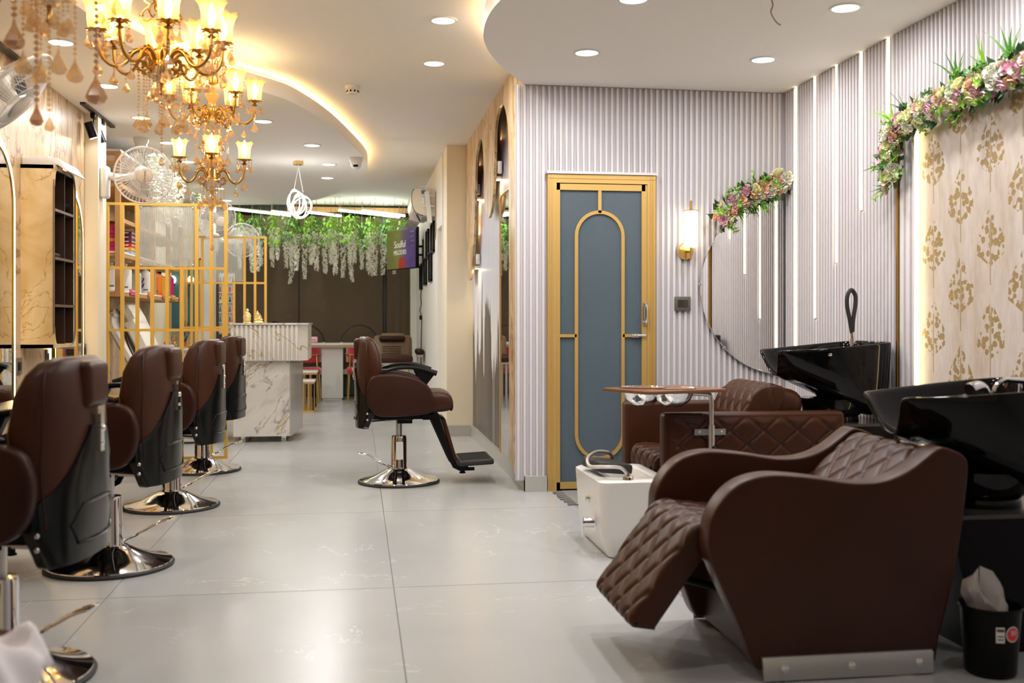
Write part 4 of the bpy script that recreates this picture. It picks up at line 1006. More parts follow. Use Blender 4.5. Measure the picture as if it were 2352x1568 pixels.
def tier(root, z, R_, n, a0, sh, hub=1, seed=1, lit=1, long_=True):
    """one ring of candle arms round the stem, z = height of the arm roots"""
    r = random.Random(seed); o = root.location
    if R_ not in arm_me: arm_me[R_] = arm_mesh(R_)
    M().lathe([(.0, .045), (.028, .045), (.032, .03), (.030, .0), (.034, -.012), (.050, -.022), (.050, -.030), (.0, -.032)], 28, (o.x, o.y, z)).build('hub', goldm, root)
    M().lathe([(.052, -.030), (.060, -.045), (.052, -.072), (.030, -.092), (0, -.098)], 12, (o.x, o.y, z)).build('crystal_bowl', crystal_c, root, smooth=False)
    M().lathe([(.006, -.095), (.010, -.10), (.007, -.11), (.008, -.135), (.012, -.142), (.005, -.150), (0, -.165)], 14, (o.x, o.y, z)).build('finial', brass, root)
    for k in range(n):
        a = a0 + 2 * pi * k / n
        ar = inst('arm', arm_me[R_], root, Vector((0, 0, z)) - Vector((0, 0, o.z)), (0, 0, a))
        x = R_
        inst('shade', sh, ar, (x, 0, 0)); inst('bulb', bulb_b, ar, (x, 0, 0))
        point('candle_lamp', (o.x + R_ * cos(a), o.y + R_ * sin(a), z + .21), P_BULB * lit, (1, .70, .34), .02)
        inst('crystal_strand', str_m, ar, (x, 0, .075)); inst('crystal_strand', str_s, ar, (x * .74, 0, -.04), (0, 0, .4), .9)
        for q in range(5):
            b = 2 * pi * q / 5 + .3; inst('crystal_strand', str_s, ar, (x + .045 * cos(b), .045 * sin(b), .105), (0, 0, b), r.uniform(.75, .95))
        inst('crystal_strand', str_l if long_ else str_m, ar, (.095 * R_ / .26, 0, -.05), (0, 0, r.uniform(0, 3)))
    for q in range(6):
        b = 2 * pi * q / 6; inst('crystal_strand', str_m, root, (o.x + .052 * cos(b) - o.x, .052 * sin(b), z - .04 - o.z), (0, 0, b), .85)
    inst('crystal_strand', str_xl, root, (0, 0, z - .165 - o.z))
def baluster(root, z0, z1):
    o = root.location; h = z1 - z0
    M().lathe([(.020, 0), (.026, h * .08), (.022, h * .2), (.034, h * .42), (.042, h * .62), (.040, h * .70), (.020, h * .76), (.018, h)], 20, (o.x, o.y, z0)).build('glass_baluster', shade_m, root)
def stem_(root, z0, z1, urn=True):
    o = root.location; mb = M().cyl((o.x, o.y, z0), (o.x, o.y, z1), .007)
    if urn: mb.lathe([(.012, 0), (.030, .012), (.034, .03), (.034, .075), (.024, .085), (.012, .10)], 24, (o.x, o.y, z0 + (.02)))
    mb.build('stem', goldm, root)
def canopy(root, z):
    o = root.location; M().lathe([(.0, -.045), (.018, -.042), (.05, -.022), (.062, 0)], 28, (o.x, o.y, z)).build('canopy', goldm, root)
def scrolls(root, z, n=5, r0=.045):
    o = root.location
    for k in range(n):
        a = 2 * pi * k / n + .5; P = spline([(r0, 0, .0), (r0 + .03, 0, .02), (r0 + .045, 0, .06), (r0 + .02, 0, .085), (r0, 0, .07), (r0 + .01, 0, .055)], 4)
        mb = M().tube(P, .0045, 6)
        P2 = spline([(r0, 0, 0), (r0 + .03, 0, -.02), (r0 + .045, 0, -.05), (r0 + .02, 0, -.07), (r0 + .005, 0, -.055)], 4); mb.tube(P2, .0045, 6)
        for x, zz in ((r0 + .045, .05), (r0 + .045, -.045), (r0 + .02, .088)): mb.ell((x, 0, zz), (.012, .006, .006), 8, 5)
        inst('leaf_scroll', mb.mesh('leaf_scroll', brass), root, (0, 0, z - o.z), (0, 0, a))
t_ = empty('chandelier', (-.862, 4.8, ZU), 'gold crystal chandelier with eight lit amber cups, middle one of the row', 'chandelier')
tier(t_, 2.25, .265, 8, .28, shade_b, seed=2); baluster(t_, 2.295, 2.44); stem_(t_, 2.44, ZU - .04); scrolls(t_, 2.50); canopy(t_, ZU)
t_ = empty('chandelier', (-.90, 6.7, ZU), 'two-tier gold crystal chandelier nearest the gold partition', 'chandelier')
tier(t_, 2.375, .258, 6, .17, shade_b, seed=3); baluster(t_, 2.435, 2.55); stem_(t_, 2.55, ZU - .04); scrolls(t_, 2.63, 4); canopy(t_, ZU)
M().cyl((-.9, 6.7, 2.03), (-.9, 6.7, 2.24), .007).build('lower_stem', goldm, t_)
tier(t_, 2.0, .195, 4, .12, shade_sm, seed=4, long_=False); baluster(t_, 2.045, 2.15); scrolls(t_, 2.12, 4, .03)
t_ = empty('chandelier', (-.89, 3.2, ZU), 'nearest crystal chandelier, only its hanging drops and finial in frame', 'chandelier')
tier(t_, 2.115, .20, 4, .6, shade_sm, seed=5); stem_(t_, 2.15, ZU - .04, False); canopy(t_, ZU)
for k in range(9):
    a = k * 2.1; inst('crystal_strand', (str_l, str_xl, str_m)[k % 3], t_, (.13 * cos(a), .13 * sin(a), 2.06 - ZU), (0, 0, a), 1.25)

# ------------------------------------------------------------------ left wall: lit arch mirrors, cabinet, sockets
def arch(w, h, n=24, inset=0):
    r_ = w / 2 - inset
    return [(-r_, inset)] + [(-r_ * cos(pi * k / n), h - w / 2 + r_ * sin(pi * k / n)) for k in range(n + 1)] + [(r_, inset)]
def arch_mirror(yc, z0, w, h, label):
    t_ = empty('arch_mirror', (-1.985, yc, z0), label, 'mirror')
    P = [(yc + a, z0 + b) for a, b in arch(w, h, 24, .085)]
    M().prism(P, -1.985, -1.955, 'yz').build('backing_board', darkwood, t_, smooth=False)
    M().prism([(yc + a, z0 + b) for a, b in arch(w, h, 24, .088)], -1.955, -1.952, 'yz').build('glass', mirror_m, t_, smooth=False)
    M().tube([(-1.953, *p) for p in P], .007, 6).build('gold_edge', goldm, t_)
    M().tube([(-1.972, yc + a, z0 + b) for a, b in arch(w, h, 24, .012)], .012, 8).build('light_strip', strip_m2, t_)
arch_mirror(5.98, .56, .82, 1.60, 'arched wall mirror with warm light strip at the left frame edge')
arch_mirror(7.49, .56, .82, 1.52, 'arched wall mirror with warm light strip half hidden by the marble cabinet')
t_ = empty('wall_cabinet', (-1.985, 6.8, .93), 'tall beige marble wall cabinet with dark open shelves', 'cabinet')
cz0, cz1, cy0, cy1 = .935, 2.03, 6.55, 7.02
M().bb((-1.985, cy0, cz0), (-1.80, cy0 + .022, cz1)).bb((-1.985, cy1 - .022, cz0), (-1.80, cy1, cz1)).bb((-1.985, cy0, cz0), (-1.80, cy1, cz0 + .022)).bb((-1.985, cy0, cz1 - .022), (-1.80, cy1, cz1)).build('carcass', marble_g, t_, smooth=False)
M().bb((-1.985, cy0 + .02, cz0 + .02), (-1.965, cy1 - .02, cz1 - .02)).build('back_board', darkwood, t_)
for z in (1.19, 1.475, 1.765): M().bb((-1.965, cy0 + .022, z - .008), (-1.795, cy1 - .022, z + .008)).build('shelf', simple('edge_brown', (.10, .06, .035), .4) if z < 1.2 else bpy.data.materials['edge_brown'], t_)
M().bb((-1.965, 6.79, cz0 + .02), (-1.80, 6.80, cz1 - .02)).build('divider', darkwood, t_)
M().bb((-1.966, cy0 + .0225, cz0 + .0225), (-1.802, cy0 + .026, cz1 - .0225)).build('lining', darkwood, t_)
M().bb((-1.966, cy1 - .026, cz0 + .0225), (-1.802, cy1 - .0225, cz1 - .0225)).build('lining', darkwood, t_)
M().bb((-1.966, cy0 + .026, cz1 - .026), (-1.802, cy1 - .026, cz1 - .0225)).build('lining', darkwood, t_)
fr_o = rr([(cy0, cz0), (cy1, cz0), (cy1, cz1), (cy0, cz1)], .13, 6)
M().tube([(-1.797, a, b) for a, b in fr_o], .006, 6, closed=True).build('rounded_front_edge', simple('bronze_edge', (.22, .16, .11), .35, .3), t_)
mb = M()
for (cx_, cz_), q in (((cy0, cz0), 0), ((cy1, cz0), 1), ((cy1, cz1), 2), ((cy0, cz1), 3)):
    seg_ = fr_o[q * 7:(q + 1) * 7]; mb.prism([(cx_, cz_)] + seg_, -1.80, -1.79, 'yz')
mb.build('corner_infill', marble_g, t_, smooth=False)
def small(label, cat, parts, name, loc, group=None):
    t_ = empty(name, loc, label, cat, group)
    for n_, mb_, m_ in parts: mb_.build(n_, m_, t_)
    return t_
small('black trimmer standing in the top niche of the marble cabinet', 'trimmer', [('body', M().rbox((-1.86, 6.66, 1.84), (.035, .035, .12), .008, 2), black_m), ('blade_head', M().rbox((-1.86, 6.66, 1.912), (.03, .04, .025), .004, 2), steel)], 'hair_trimmer', (-1.86, 6.66, 1.775))
small('black hair dryer lying in the top niche of the marble cabinet', 'hair dryer', [('barrel', M().tube([(-1.88, 6.90, 1.82), (-1.84, 6.97, 1.82)], [.03, .035], 14), black_m), ('handle', M().cyl((-1.87, 6.91, 1.81), (-1.87, 6.89, 1.785), .014), black_m)], 'hair_dryer', (-1.87, 6.92, 1.775))
small('pair of steel scissors in the second niche of the marble cabinet', 'scissors', [('blades', M().tube([(-1.84, 6.83, 1.50), (-1.83, 6.90, 1.66)], .004, 6).tube([(-1.84, 6.86, 1.50), (-1.83, 6.84, 1.66)], .004, 6), chrome)], 'scissors', (-1.84, 6.85, 1.484))
small('black comb tray lying in the third niche of the marble cabinet', 'tray', [('tray', M().rbox((-1.85, 6.68, 1.497), (.08, .14, .025), .006, 2), black_m)], 'comb_tray', (-1.85, 6.68, 1.484))
t_ = empty('set_top_device', (-1.985, 6.85, 2.03), 'flat white plastic device lying on top of the marble cabinet', 'appliance')
M().prism([(-1.985, 2.035), (-1.785, 2.035), (-1.735, 2.0), (-1.73, 2.005), (-1.775, 2.068), (-1.79, 2.078), (-1.83, 2.078), (-1.84, 2.088), (-1.905, 2.088), (-1.915, 2.078), (-1.985, 2.075)], 6.58, 7.0, 'xz', .003).build('shell', white_p, t_, ang=30)
M().rbox((-1.765, 6.70, 2.022), (.03, .06, .012), .004, 2).build('lamp_face', spot_m2, t_)
for y, z, lb in ((6.50, .83, 'dark switch plate below the left edge of the marble cabinet'), (7.09, .865, 'dark socket plate under the marble cabinet'), (7.975, .88, 'dark socket plate beside the far arched mirror')):
    t_ = empty('socket_plate', (-1.985, y, z), lb, 'socket')
    M().rbox((-1.98, y, z), (.012, .10, .10), .003, 2).build('plate', greyplate, t_)
    M().rbox((-1.973, y, z), (.006, .06, .05), .002, 2).build('insert', black_m, t_)
# track lights
def track(y0, y1, x, label, heads):
    t_ = empty('track_light', (x, (y0 + y1) / 2, ZL), label, 'track light')
    M().bb((x - .018, y0, ZL - .018), (x + .018, y1, ZL)).bb((x - .006, y0 + .03, ZL - .0195), (x + .006, y1 - .03, ZL - .016)).build('rail', simple('dark_rail', (.035, .025, .022), .4) if 'dark_rail' not in bpy.data.materials else bpy.data.materials['dark_rail'], t_)
    for y in heads:
        h = M().rbox((x, y, ZL - .038), (.035, .07, .04), .006, 2).cyl((x, y, ZL - .05), (x, y, ZL - .105), .005).build('adapter', black_m, t_)
        d = Vector((-.05, -.12, -.98)); d = Vector((-.25, .25, -.93)).normalized() * -1
        p0 = Vector((x - .03, y - .03, ZL - .09)); ax = Vector((.30, .12, -.94)).normalized()
        hd = M().cyl(p0, p0 + ax * .115, .032, .032, 24).cyl(p0 + ax * .075, p0 + ax * .117, .0335, .0335, 24).build('spot_head', black_m, t_)
        M().cyl(p0 + ax * .1165, p0 + ax * .1185, .028, .028, 20).build('lens', spot_m, hd, local=False)
        q = (-ax).to_track_quat('Z', 'Y').to_euler(); l_ = area('spot_lamp', p0 + ax * .125, .05, .08, WHITE, q)
track(7.62, 8.52, -1.90, 'black ceiling track with two spot heads beside the cream pillar', (7.93, 8.17))
track(5.0, 6.75, -1.95, 'black ceiling track behind the near wall fan', (6.5,))
# ------------------------------------------------------------------ wall fans
def fan(c, nrm, wall, label, roll=0, brand=False, r_=.205):
    c = Vector(c); n_ = Vector(nrm).normalized(); q = n_.to_track_quat('Z', 'Y').to_matrix(); wall = Vector(wall)
    t_ = empty('wall_fan', wall, label, 'fan')
    X = lambda mb, name, m, ang=40: (setattr(mb, 'v', [tuple(q @ Vector(p) + c) for p in mb.v]), mb.build(name, m, t_, ang=ang))[1]
    prof_f = [(.05, .055), (.10, .050), (.15, .038), (.188, .018), (r_, 0)]
    mb = M()
    for k in range(96):
        a = 2 * pi * k / 96; mb.tube([(p * cos(a), p * sin(a), z) for p, z in prof_f], .0011, 4, cap=False)
    for p, z in ((.10, .050), (.16, .034)): mb.tube([(p * cos(2*pi*k/48), p * sin(2*pi*k/48), z) for k in range(48)], .0016, 4, closed=True)
    for k in range(48):
        a = 2 * pi * k / 48; mb.tube([(p * cos(a), p * sin(a), -z * 1.2) for p, z in prof_f], .0013, 4, cap=False)
    X(mb, 'wire_guard', white_p)
    X(M().tube([(r_ * cos(2*pi*k/64), r_ * sin(2*pi*k/64), 0) for k in range(64)], .007, 8, closed=True), 'guard_rim', white_p)
    cap = X(M().lathe([(.052, .050), (.054, .058), (.048, .063), (0, .066)], 32), 'hub_cap', simple('cap_cream', (.72, .62, .50), .35) if 'cap_cream' not in bpy.data.materials else bpy.data.materials['cap_cream'])
    X(M().tube([(.053 * cos(2*pi*k/32), .053 * sin(2*pi*k/32), .058) for k in range(32)], .0022, 6, closed=True), 'cap_ring', steel)
    for k in range(3):
        a0 = k * 2 * pi / 3 + roll; mb = M()
        def bl(i, j):
            u = i / 8; v = j / 8 - .5; rad = .03 + .15 * u; a = a0 + v * (1.3 + .5 * sin(pi * u)) ; return (rad * cos(a), rad * sin(a), .03 * v + .004)
        mb.grid(bl, 9, 9); X(mb, 'blade', fan_blade, 180)
    X(M().lathe([(0, .02), (.028, .02), (.03, -.02), (.055, -.05), (.058, -.13), (.045, -.155), (0, -.16)], 24), 'motor_housing', white_p)
    b0 = c - n_ * .12
    M().tube(spline([b0, (b0 + wall) / 2 + Vector((0, 0, -.02)), wall + Vector((.03, 0, .02))], 5), [.028] * 11, 12).build('neck', white_p, t_)
    M().rbox(wall + Vector((.03, 0, -.04)), (.06, .10, .24), .02, 3).build('wall_bracket', white_p, t_)
    return t_, q, c, n_
t_, q, c, n_ = fan((-1.555, 7.95, 2.165), (.28, -.93, -.22), (-1.894, 8.12, 2.17), 'white oscillating wall fan on the cream pillar above the gold partition', .4)
tx = text('Crompton', .020, simple('print_grey', (.25, .2, .17)), t_, (0, 0, 0), (0, 0, 0), 'brand_lettering')
tx.rotation_euler = (q @ Euler((0, 0, R(88))).to_matrix()).to_euler(); tx.location = c + n_ * .0668 - Vector((-1.894, 8.12, 2.17))
fan((-1.33, 4.25, 1.965), (.72, .05, -.70), (-1.985, 4.3, 2.28), 'white wall fan tilted down at the left frame edge', .2, r_=.215)
fan((-1.45, 11.2, 2.15), (.55, -.75, -.35), (-1.93, 11.5, 2.28), 'white wall fan glimpsed behind the near gold partition', 1.0)
fan((-1.40, 13.05, 2.08), (.2, -.95, -.1), (-1.80, 13.56, 2.12), 'dull translucent fan above the far gold partition', .6)

# ------------------------------------------------------------------ gold partitions with ribbed glass
def ribsheet(x0, x1, z0, z1, y, n, name, mat, parent):
    mb = M(); q = 6
    mb.grid(lambda i, j: (x0 + (x1 - x0) * i / (n * q), y - .0035 * abs(sin(pi * i / q)), z0 + (z1 - z0) * j), n * q + 1, 2)
    return mb.build(name, mat, parent, ang=70)
def partition(y, x0, label, glass_x, W_=.932, zt=2.03, low=True):
    t_ = empty('gold_partition', (x0, y, 0), label, 'room divider'); t_['kind'] = 'thing'
    w = .026; st_ = (W_ - w) / 8; zb = .008
    H = [zt - .011, 1.515, 1.025, .50, .011]
    for z in H: M().bb((x0, y - .012, z - .0105), (x0 + W_, y + .012, z + .0105)).build('rail', goldp, t_, smooth=False)
    for k in range(9):
        x = x0 + k * st_
        if k in (0, 8) or k in (1, 2, 6, 7): a, b = 0, zt
        else: a, b = 0, 1.515
        M().bb((x, y - .0125, a), (x + w, y + .0125, b)).build('bar', goldp, t_, smooth=False)
    gx0, gx1 = x0 + 2 * st_ + w + .003, x0 + 6 * st_ - .003
    ribsheet(gx0, gx1, 1.53, zt - .025, y, 30, 'ribbed_glass_pane', ribglass, t_)
    mb = M()
    for x in (gx0 + .012, gx1 - .012):
        for z in (1.54, zt - .036): mb.ell((x, y - .008, z), (.008, .004, .008), 10, 6)
    mb.build('glass_clips', steel, t_)
    return t_
partition(8.56, -1.962, 'near gold metal grid partition with a ribbed glass pane', 0)
partition(11.8, -1.93, 'far gold metal grid partition with ribbed glass, partly behind the near one', 0)

# ------------------------------------------------------------------ reception desk
t_ = empty('reception_desk', (-.8, 9.95, 0), 'white marble reception desk with fluted upper front', 'desk')
M().bb((-1.107, 9.62, .055), (-.612, 9.635, .735)).build('marble_front', marble_w, t_, smooth=False)
M().prism([(-.612, 9.62), (-.600, 9.62), (-.530, 10.36), (-.542, 10.36)], .055, .735, 'xy').build('marble_side', mk('polished_stone_side', (.42, .39, .36), .06), t_, smooth=False)
M().prism([(-1.107, 9.636), (-.612, 9.636), (-.543, 10.36), (-1.107, 10.36)], .055, .735, 'xy').build('body', white_p, t_, smooth=False)
out = [(-1.125, 9.55), (-.535, 9.55), (-.452, 9.66), (-.452, 10.42), (-1.125, 10.42)]
M().prism([(x, y + .012 if y < 9.6 else y) for x, y in out], .738, 1.062, 'xy').build('upper_body', marble_f, t_, smooth=False)
mb = None
for k in range(15):
    x = -1.118 + .040 * k; M().rbox((x + .011, 9.552, .90), (.022, .022, .322), .004, 1).build('flute', marble_f, t_)
M().prism([(-1.135, 9.535), (-.53, 9.535), (-.44, 9.65), (-.44, 10.43), (-1.135, 10.43)], 1.062, 1.078, 'xy').build('counter_top', marble_w, t_, smooth=False)
for x, y in ((-1.03, 9.68), (-.67, 9.68), (-.67, 10.28), (-1.03, 10.28)):
    M().lathe([(.030, 0), (.030, .006), (.022, .010), (.020, .030), (.026, .036), (.026, .055)], 20, (x, y, 0)).build('foot', chrome, t_)
M().bb((-.615, 9.632, .055), (-.612, 9.64, .735)).build('edge_joint', grout, t_)
# statuettes: one fused body each
def blob(name, parts, mat, parent, vox=.003):
    mb = M()
    for c, r, *ro in parts: mb.ell(c, r, 14, 10, ro[0] if ro else None)
    o = mb.build(name, mat, parent)
    m = o.modifiers.new('r', 'REMESH'); m.mode = 'VOXEL'; m.voxel_size = vox; m.use_smooth_shade = True
    sm = o.modifiers.new('s', 'SMOOTH'); sm.iterations = 3; sm.factor = .5
    return o
x, y, z = -.999, 9.75, 1.078
t_ = empty('statuette', (x, y, z), 'cream statuette of a robed standing figure on the reception desk', 'statuette')
M().lathe([(.036, 0), (.038, .006), (.034, .010), (0, .010)], 20, (x, y, z)).build('base', ivory_g, t_)
blob('robed_figure', [((x, y, z + .035), (.034, .028, .032)), ((x, y, z + .06), (.030, .024, .034)), ((x - .004, y, z + .085), (.024, .020, .022)), ((x + .022, y - .006, z + .07), (.012, .012, .026), (0, R(-20), 0)), ((x - .024, y - .006, z + .066), (.011, .012, .026), (0, R(18), 0)), ((x + .006, y - .018, z + .052), (.02, .01, .012)), ((x + .001, y, z + .103), (.008, .008, .010))], ivory_g, t_, .0025)
blob('head', [((x + .001, y - .002, z + .116), (.0125, .013, .0155)), ((x + .001, y - .015, z + .114), (.003, .004, .004)), ((x - .011, y, z + .115), (.003, .003, .005)), ((x + .013, y, z + .115), (.003, .003, .005))], mk('ivory_head', (.70, .64, .50), .4), t_, .002)
x, y = -.898, 9.75
t_ = empty('statuette', (x, y, z), 'small ornate seated elephant-headed statuette on the reception desk', 'statuette')
M().lathe([(.044, 0), (.046, .008), (.038, .014), (.034, .022), (0, .022)], 24, (x, y, z)).build('base', ivory_g, t_)
blob('seated_body', [((x, y, z + .038), (.026, .022, .020)), ((x + .024, y - .008, z + .030), (.016, .014, .010)), ((x - .024, y - .008, z + .030), (.016, .014, .010)), ((x - .006, y, z + .058), (.018, .016, .016)), ((x + .02, y - .004, z + .056), (.008, .008, .018), (0, R(-35), 0)), ((x - .026, y - .004, z + .058), (.007, .007, .018), (0, R(30), 0))], ivory_g, t_, .0025)
blob('head', [((x - .008, y - .004, z + .080), (.015, .014, .014)), ((x - .026, y, z + .080), (.008, .004, .010)), ((x + .010, y, z + .080), (.008, .004, .010)), ((x - .004, y - .018, z + .070), (.004, .005, .012)), ((x, y - .018, z + .058), (.006, .004, .004)), ((x - .010, y, z + .096), (.011, .010, .008)), ((x - .011, y, z + .106), (.006, .006, .007))], ivory_g, t_, .0022)
M().ell((x + .026, y - .012, z + .052), (.006, .005, .007), 10, 6).ell((x - .002, y - .016, z + .05), (.006, .004, .005), 10, 6).ell((x + .012, y - .01, z + .086), (.004, .004, .005), 8, 6).build('red_details', redc, t_)
t_ = empty('eyeglasses', (-.74, 9.72, z), 'black folded eyeglasses or cable lying on the reception desk', 'glasses')
M().tube(spline([(-.775, 9.72, z + .006), (-.76, 9.70, z + .012), (-.745, 9.72, z + .016), (-.725, 9.70, z + .010), (-.71, 9.72, z + .006), (-.73, 9.74, z + .012), (-.76, 9.745, z + .006)], 6, True), .0055, 6, closed=True).build('frame', black_m, t_)

# ------------------------------------------------------------------ shelf unit behind the near partition, with stock
t_ = empty('shelf_unit', (-2.1, 10.4, 1.3), 'honey wood shelf unit along the left wall behind the near partition', 'shelf')
X0, X1, Y0, Y1 = -2.298, -1.945, 9.0, 12.1
for yy_ in (Y0, 9.75, 10.5, 11.3, Y1): M().bb((X1 - .04, yy_ - .02, 1.30), (X1, yy_ + .02, 2.50)).build('post', wood, t_, smooth=False)
for yy_ in (Y0, Y1): M().bb((X0, yy_ - .015, 1.30), (X1, yy_ + .01, 1.335)).build('end_rail', wood, t_, smooth=False)
for z in (1.31, 1.635, 1.925, 2.21): M().bb((X0, Y0, z), (X1, Y1, z + .028)).bb((X1 - .004, Y0 - .005, z - .004), (X1 + .004, Y1, z + .03)).build('shelf_board', wood, t_, smooth=False)
for z in (2.33, 2.42, 2.50): M().bb((X0, Y0 - .01, z - .03), (X1 + .004, Y0 + .025, z)).build('slat', wood, t_, smooth=False)
for z in (1.338, 1.663): M().bb((X0, Y0 - .005, z), (X1 + .006, Y1, z + .012)).build('white_liner', paper, t_, smooth=False)
M().bb((X0, Y0, 2.50), (X1, Y1, 2.52)).build('top_board', paper, t_, smooth=False)
for k, (yy_, m_) in enumerate(((9.45, tagred), (10.22, tagor), (10.95, tagor), (11.45, ochre), (11.93, tagred))):
    tg_ = M().box((X1 + .010, yy_, 1.345), (.004, .27, .05), (0, R(-14), 0)).build('price_label', m_, t_, smooth=False)
    mb = M()
    for q in range(5): mb.box((X1 + .0135, yy_ - .06 + .03 * q, 1.356), (.001, .022, .007), (0, R(-14), 0)).box((X1 + .0115, yy_ - .05 + .026 * q, 1.337), (.001, .018, .007), (0, R(-14), 0))
    mb.build('label_print', paper, tg_)
stack = [(magenta, .045), (magenta, .040), (magenta, .034), (ochre, .032), (magenta, .04), (magenta, .04)]
zz = 1.677
for k, (m_, h) in enumerate(reversed(stack)):
    nm = ['lowest magenta carton of the stack on the near end shelf', 'second magenta carton from the bottom on the near end shelf', 'ochre carton in the middle of the near end stack', 'magenta carton just above the ochre one on the near end shelf', 'second magenta carton from the top on the near end shelf', 'topmost magenta carton of the near end stack'][k]
    tag(M().rbox((-2.09, 9.16, zz + h / 2), (.18, .22, h - .002), .002, 1).build('carton', m_), nm, 'box', 'cartons on the near end of the shelf'); zz += h
zz = 1.677
for k, (m_, h, nm) in enumerate(((bluec, .034, 'pale blue carton at the bottom of the mixed stack behind the shelf post'), (yellow_b, .034, 'yellow carton of the mixed stack behind the shelf post'), (redc, .034, 'red carton of the mixed stack behind the shelf post'), (plumc, .03, 'plum carton low in the mixed stack, with white lettering'), (plumc, .045, 'tall plum carton near the top of the mixed stack'), (plumc, .03, 'topmost plum carton of the mixed stack'))):
    c_ = M().rbox((-2.03, 9.62, zz + h / 2), (.13, .20, h - .002), .002, 1).build('carton', m_); tag(c_, nm, 'box', 'mixed cartons behind the shelf post')
    mb = M()
    for q in range(4): mb.box((-1.964, 9.55 + .045 * q, zz + h / 2 + .004 * (q % 2)), (.001, .03, .007))
    mb.box((-2.03, 9.519, zz + h / 2), (.08, .001, .008)); mb.build('print', paper, c_)
    zz += h
def bottle(x, y, z, r, h, m, label, pump=False, art=None, capm=None, name='bottle'):
    t_ = empty('shampoo_bottle', (x, y, z), label, 'bottle')
    M().lathe([(0, .001), (r * .94, .001), (r, .008), (r, h * .70), (r * .93, h * .78), (r * .6, h * .84), (r * .3, h * .88), (r * .3, h * .90)], 28, (x, y, z)).build('body', m, t_)
    if pump: M().cyl((x, y, z + h * .9), (x, y, z + h * .95), r * .42).cyl((x, y, z + h * .95), (x, y, z + h * 1.02), r * .1).box((x + r * .3, y, z + h * 1.03), (r * 1.1, r * .35, r * .25)).build('pump', capm or white_p, t_)
    else: M().cyl((x, y, z + h * .9), (x, y, z + h), r * .36).build('cap', capm or white_p, t_)
    if art:
        mb = M(); a0 = atan2(-y, -x)
        for q in range(9):
            a = a0 - .5 + .12 * (q % 4); zq = z + h * (.22 + .045 * q)
            mb.box((x + (r + .0008) * cos(a), y + (r + .0008) * sin(a), zq), (.001, r * .16, h * .10), (R(20 * ((q % 3) - 1)), 0, a))
        mb.build('printed_flower', art, t_)
        mb = M(); a = a0 + .15; mb.box((x + (r + .001) * cos(a), y + (r + .001) * sin(a), z + h * .16), (.001, r * .7, h * .05), (0, 0, a)); mb.build('print_bar', simple('green_print', (.06, .14, .09)) if 'green_print' not in bpy.data.materials else bpy.data.materials['green_print'], t_)
wb_ = mk('white_bottle', (.76, .73, .68), .3)
bottle(-2.07, 9.17, 1.351, .072, .25, wb_, 'large white pump bottle with pink flower print at the near shelf end', True, tagred)
bottle(-2.20, 9.20, 1.351, .045, .22, mk('clear_bottle', (.50, .52, .46), .15), 'slim clear bottle beside the large pump bottle', False)
bottle(-2.03, 9.55, 1.351, .062, .26, wb_, 'white bottle with pink flower print behind the shelf post', True, tagred)
bottle(-2.05, 10.12, 1.351, .05, .24, mk('pale_green_bottle', (.62, .68, .62), .2), 'pale green bottle on the middle of the shelf', False)
bottle(-2.03, 10.42, 1.351, .06, .27, wb_, 'white bottle with purple flower print on the shelf', False, purple_d)
bottle(-2.04, 10.95, 1.351, .075, .27, orange_b, 'fat orange bottle on the shelf', False, purple_d, orange_b)
bottle(-2.04, 11.22, 1.351, .06, .255, yellow_b, 'amber bottle beside the orange one', False, purple_d, black_m)
bottle(-2.03, 11.68, 1.351, .06, .27, magenta, 'magenta bottle near the far end of the shelf', False, None, black_m)
tag(M().rbox((-2.05, 10.76, 1.462), (.12, .06, .22), .003, 1).build('grey_box', simple('grey_card', (.42, .44, .48))), 'slim grey box standing left of the orange bottle', 'box')
# white massage chair
t_ = empty('massage_chair', (-1.95, 9.9, 0), 'white leatherette reclining chair behind the near gold partition', 'chair')
def slab(P, y0, y1, th, name, m=white_l):
    Q = [Vector((p.x, 0, p.y)) for p in spline(P, 6)]; rows = []
    for i, p in enumerate(Q):
        tg = (Q[min(i+1, len(Q)-1)] - Q[max(i-1, 0)]).normalized(); nr = Vector((-tg.z, 0, tg.x))
        rows.append([tuple(p + nr * dz + Vector((0, yv, 0))) for yv, dz in ((y0, -th * .8), (y0, -.02), (y0 + .03, 0), ((y0 + y1) / 2, .012), (y1 - .03, 0), (y1, -.02), (y1, -th * .8), (y1 - .03, -th), (y0 + .03, -th))])
    return M().loft(rows).build(name, m, t_, ang=50)
slab([(-1.60, .46), (-1.72, .52), (-1.86, .66), (-1.98, .90), (-2.06, 1.07)], 9.62, 10.10, .12, 'backrest')
slab([(-2.035, 1.03), (-2.03, 1.07), (-2.055, 1.12), (-2.085, 1.17), (-2.12, 1.19)], 9.66, 10.06, .10, 'head_pillow')
slab([(-1.95, .60), (-2.08, .85), (-2.17, 1.02), (-2.19, 1.11), (-2.17, 1.18), (-2.13, 1.20)], 9.54, 10.18, .07, 'outer_shell')
slab([(-1.20, .42), (-1.40, .45), (-1.62, .45), (-1.78, .44)], 9.60, 10.12, .16, 'seat')
M().tube(spline([(-2.06, 9.655, 1.0), (-2.0, 9.60, .86), (-1.92, 9.60, .70), (-1.86, 9.60, .60)], 4), .006, 6).build('dark_seam', black_m, t_)
M().rbox((-1.5, 9.55, .54), (.50, .10, .10), .04, 3).build('armrest', white_l, t_); M().rbox((-1.5, 10.17, .54), (.50, .10, .10), .04, 3).build('armrest', white_l, t_)
M().rbox((-1.55, 9.86, .14), (.62, .50, .26), .03, 2).build('pedestal', white_p, t_)
t_ = empty('white_counter', (-1.95, 12.4, 0), 'white counter holding small idols behind the partitions', 'counter')
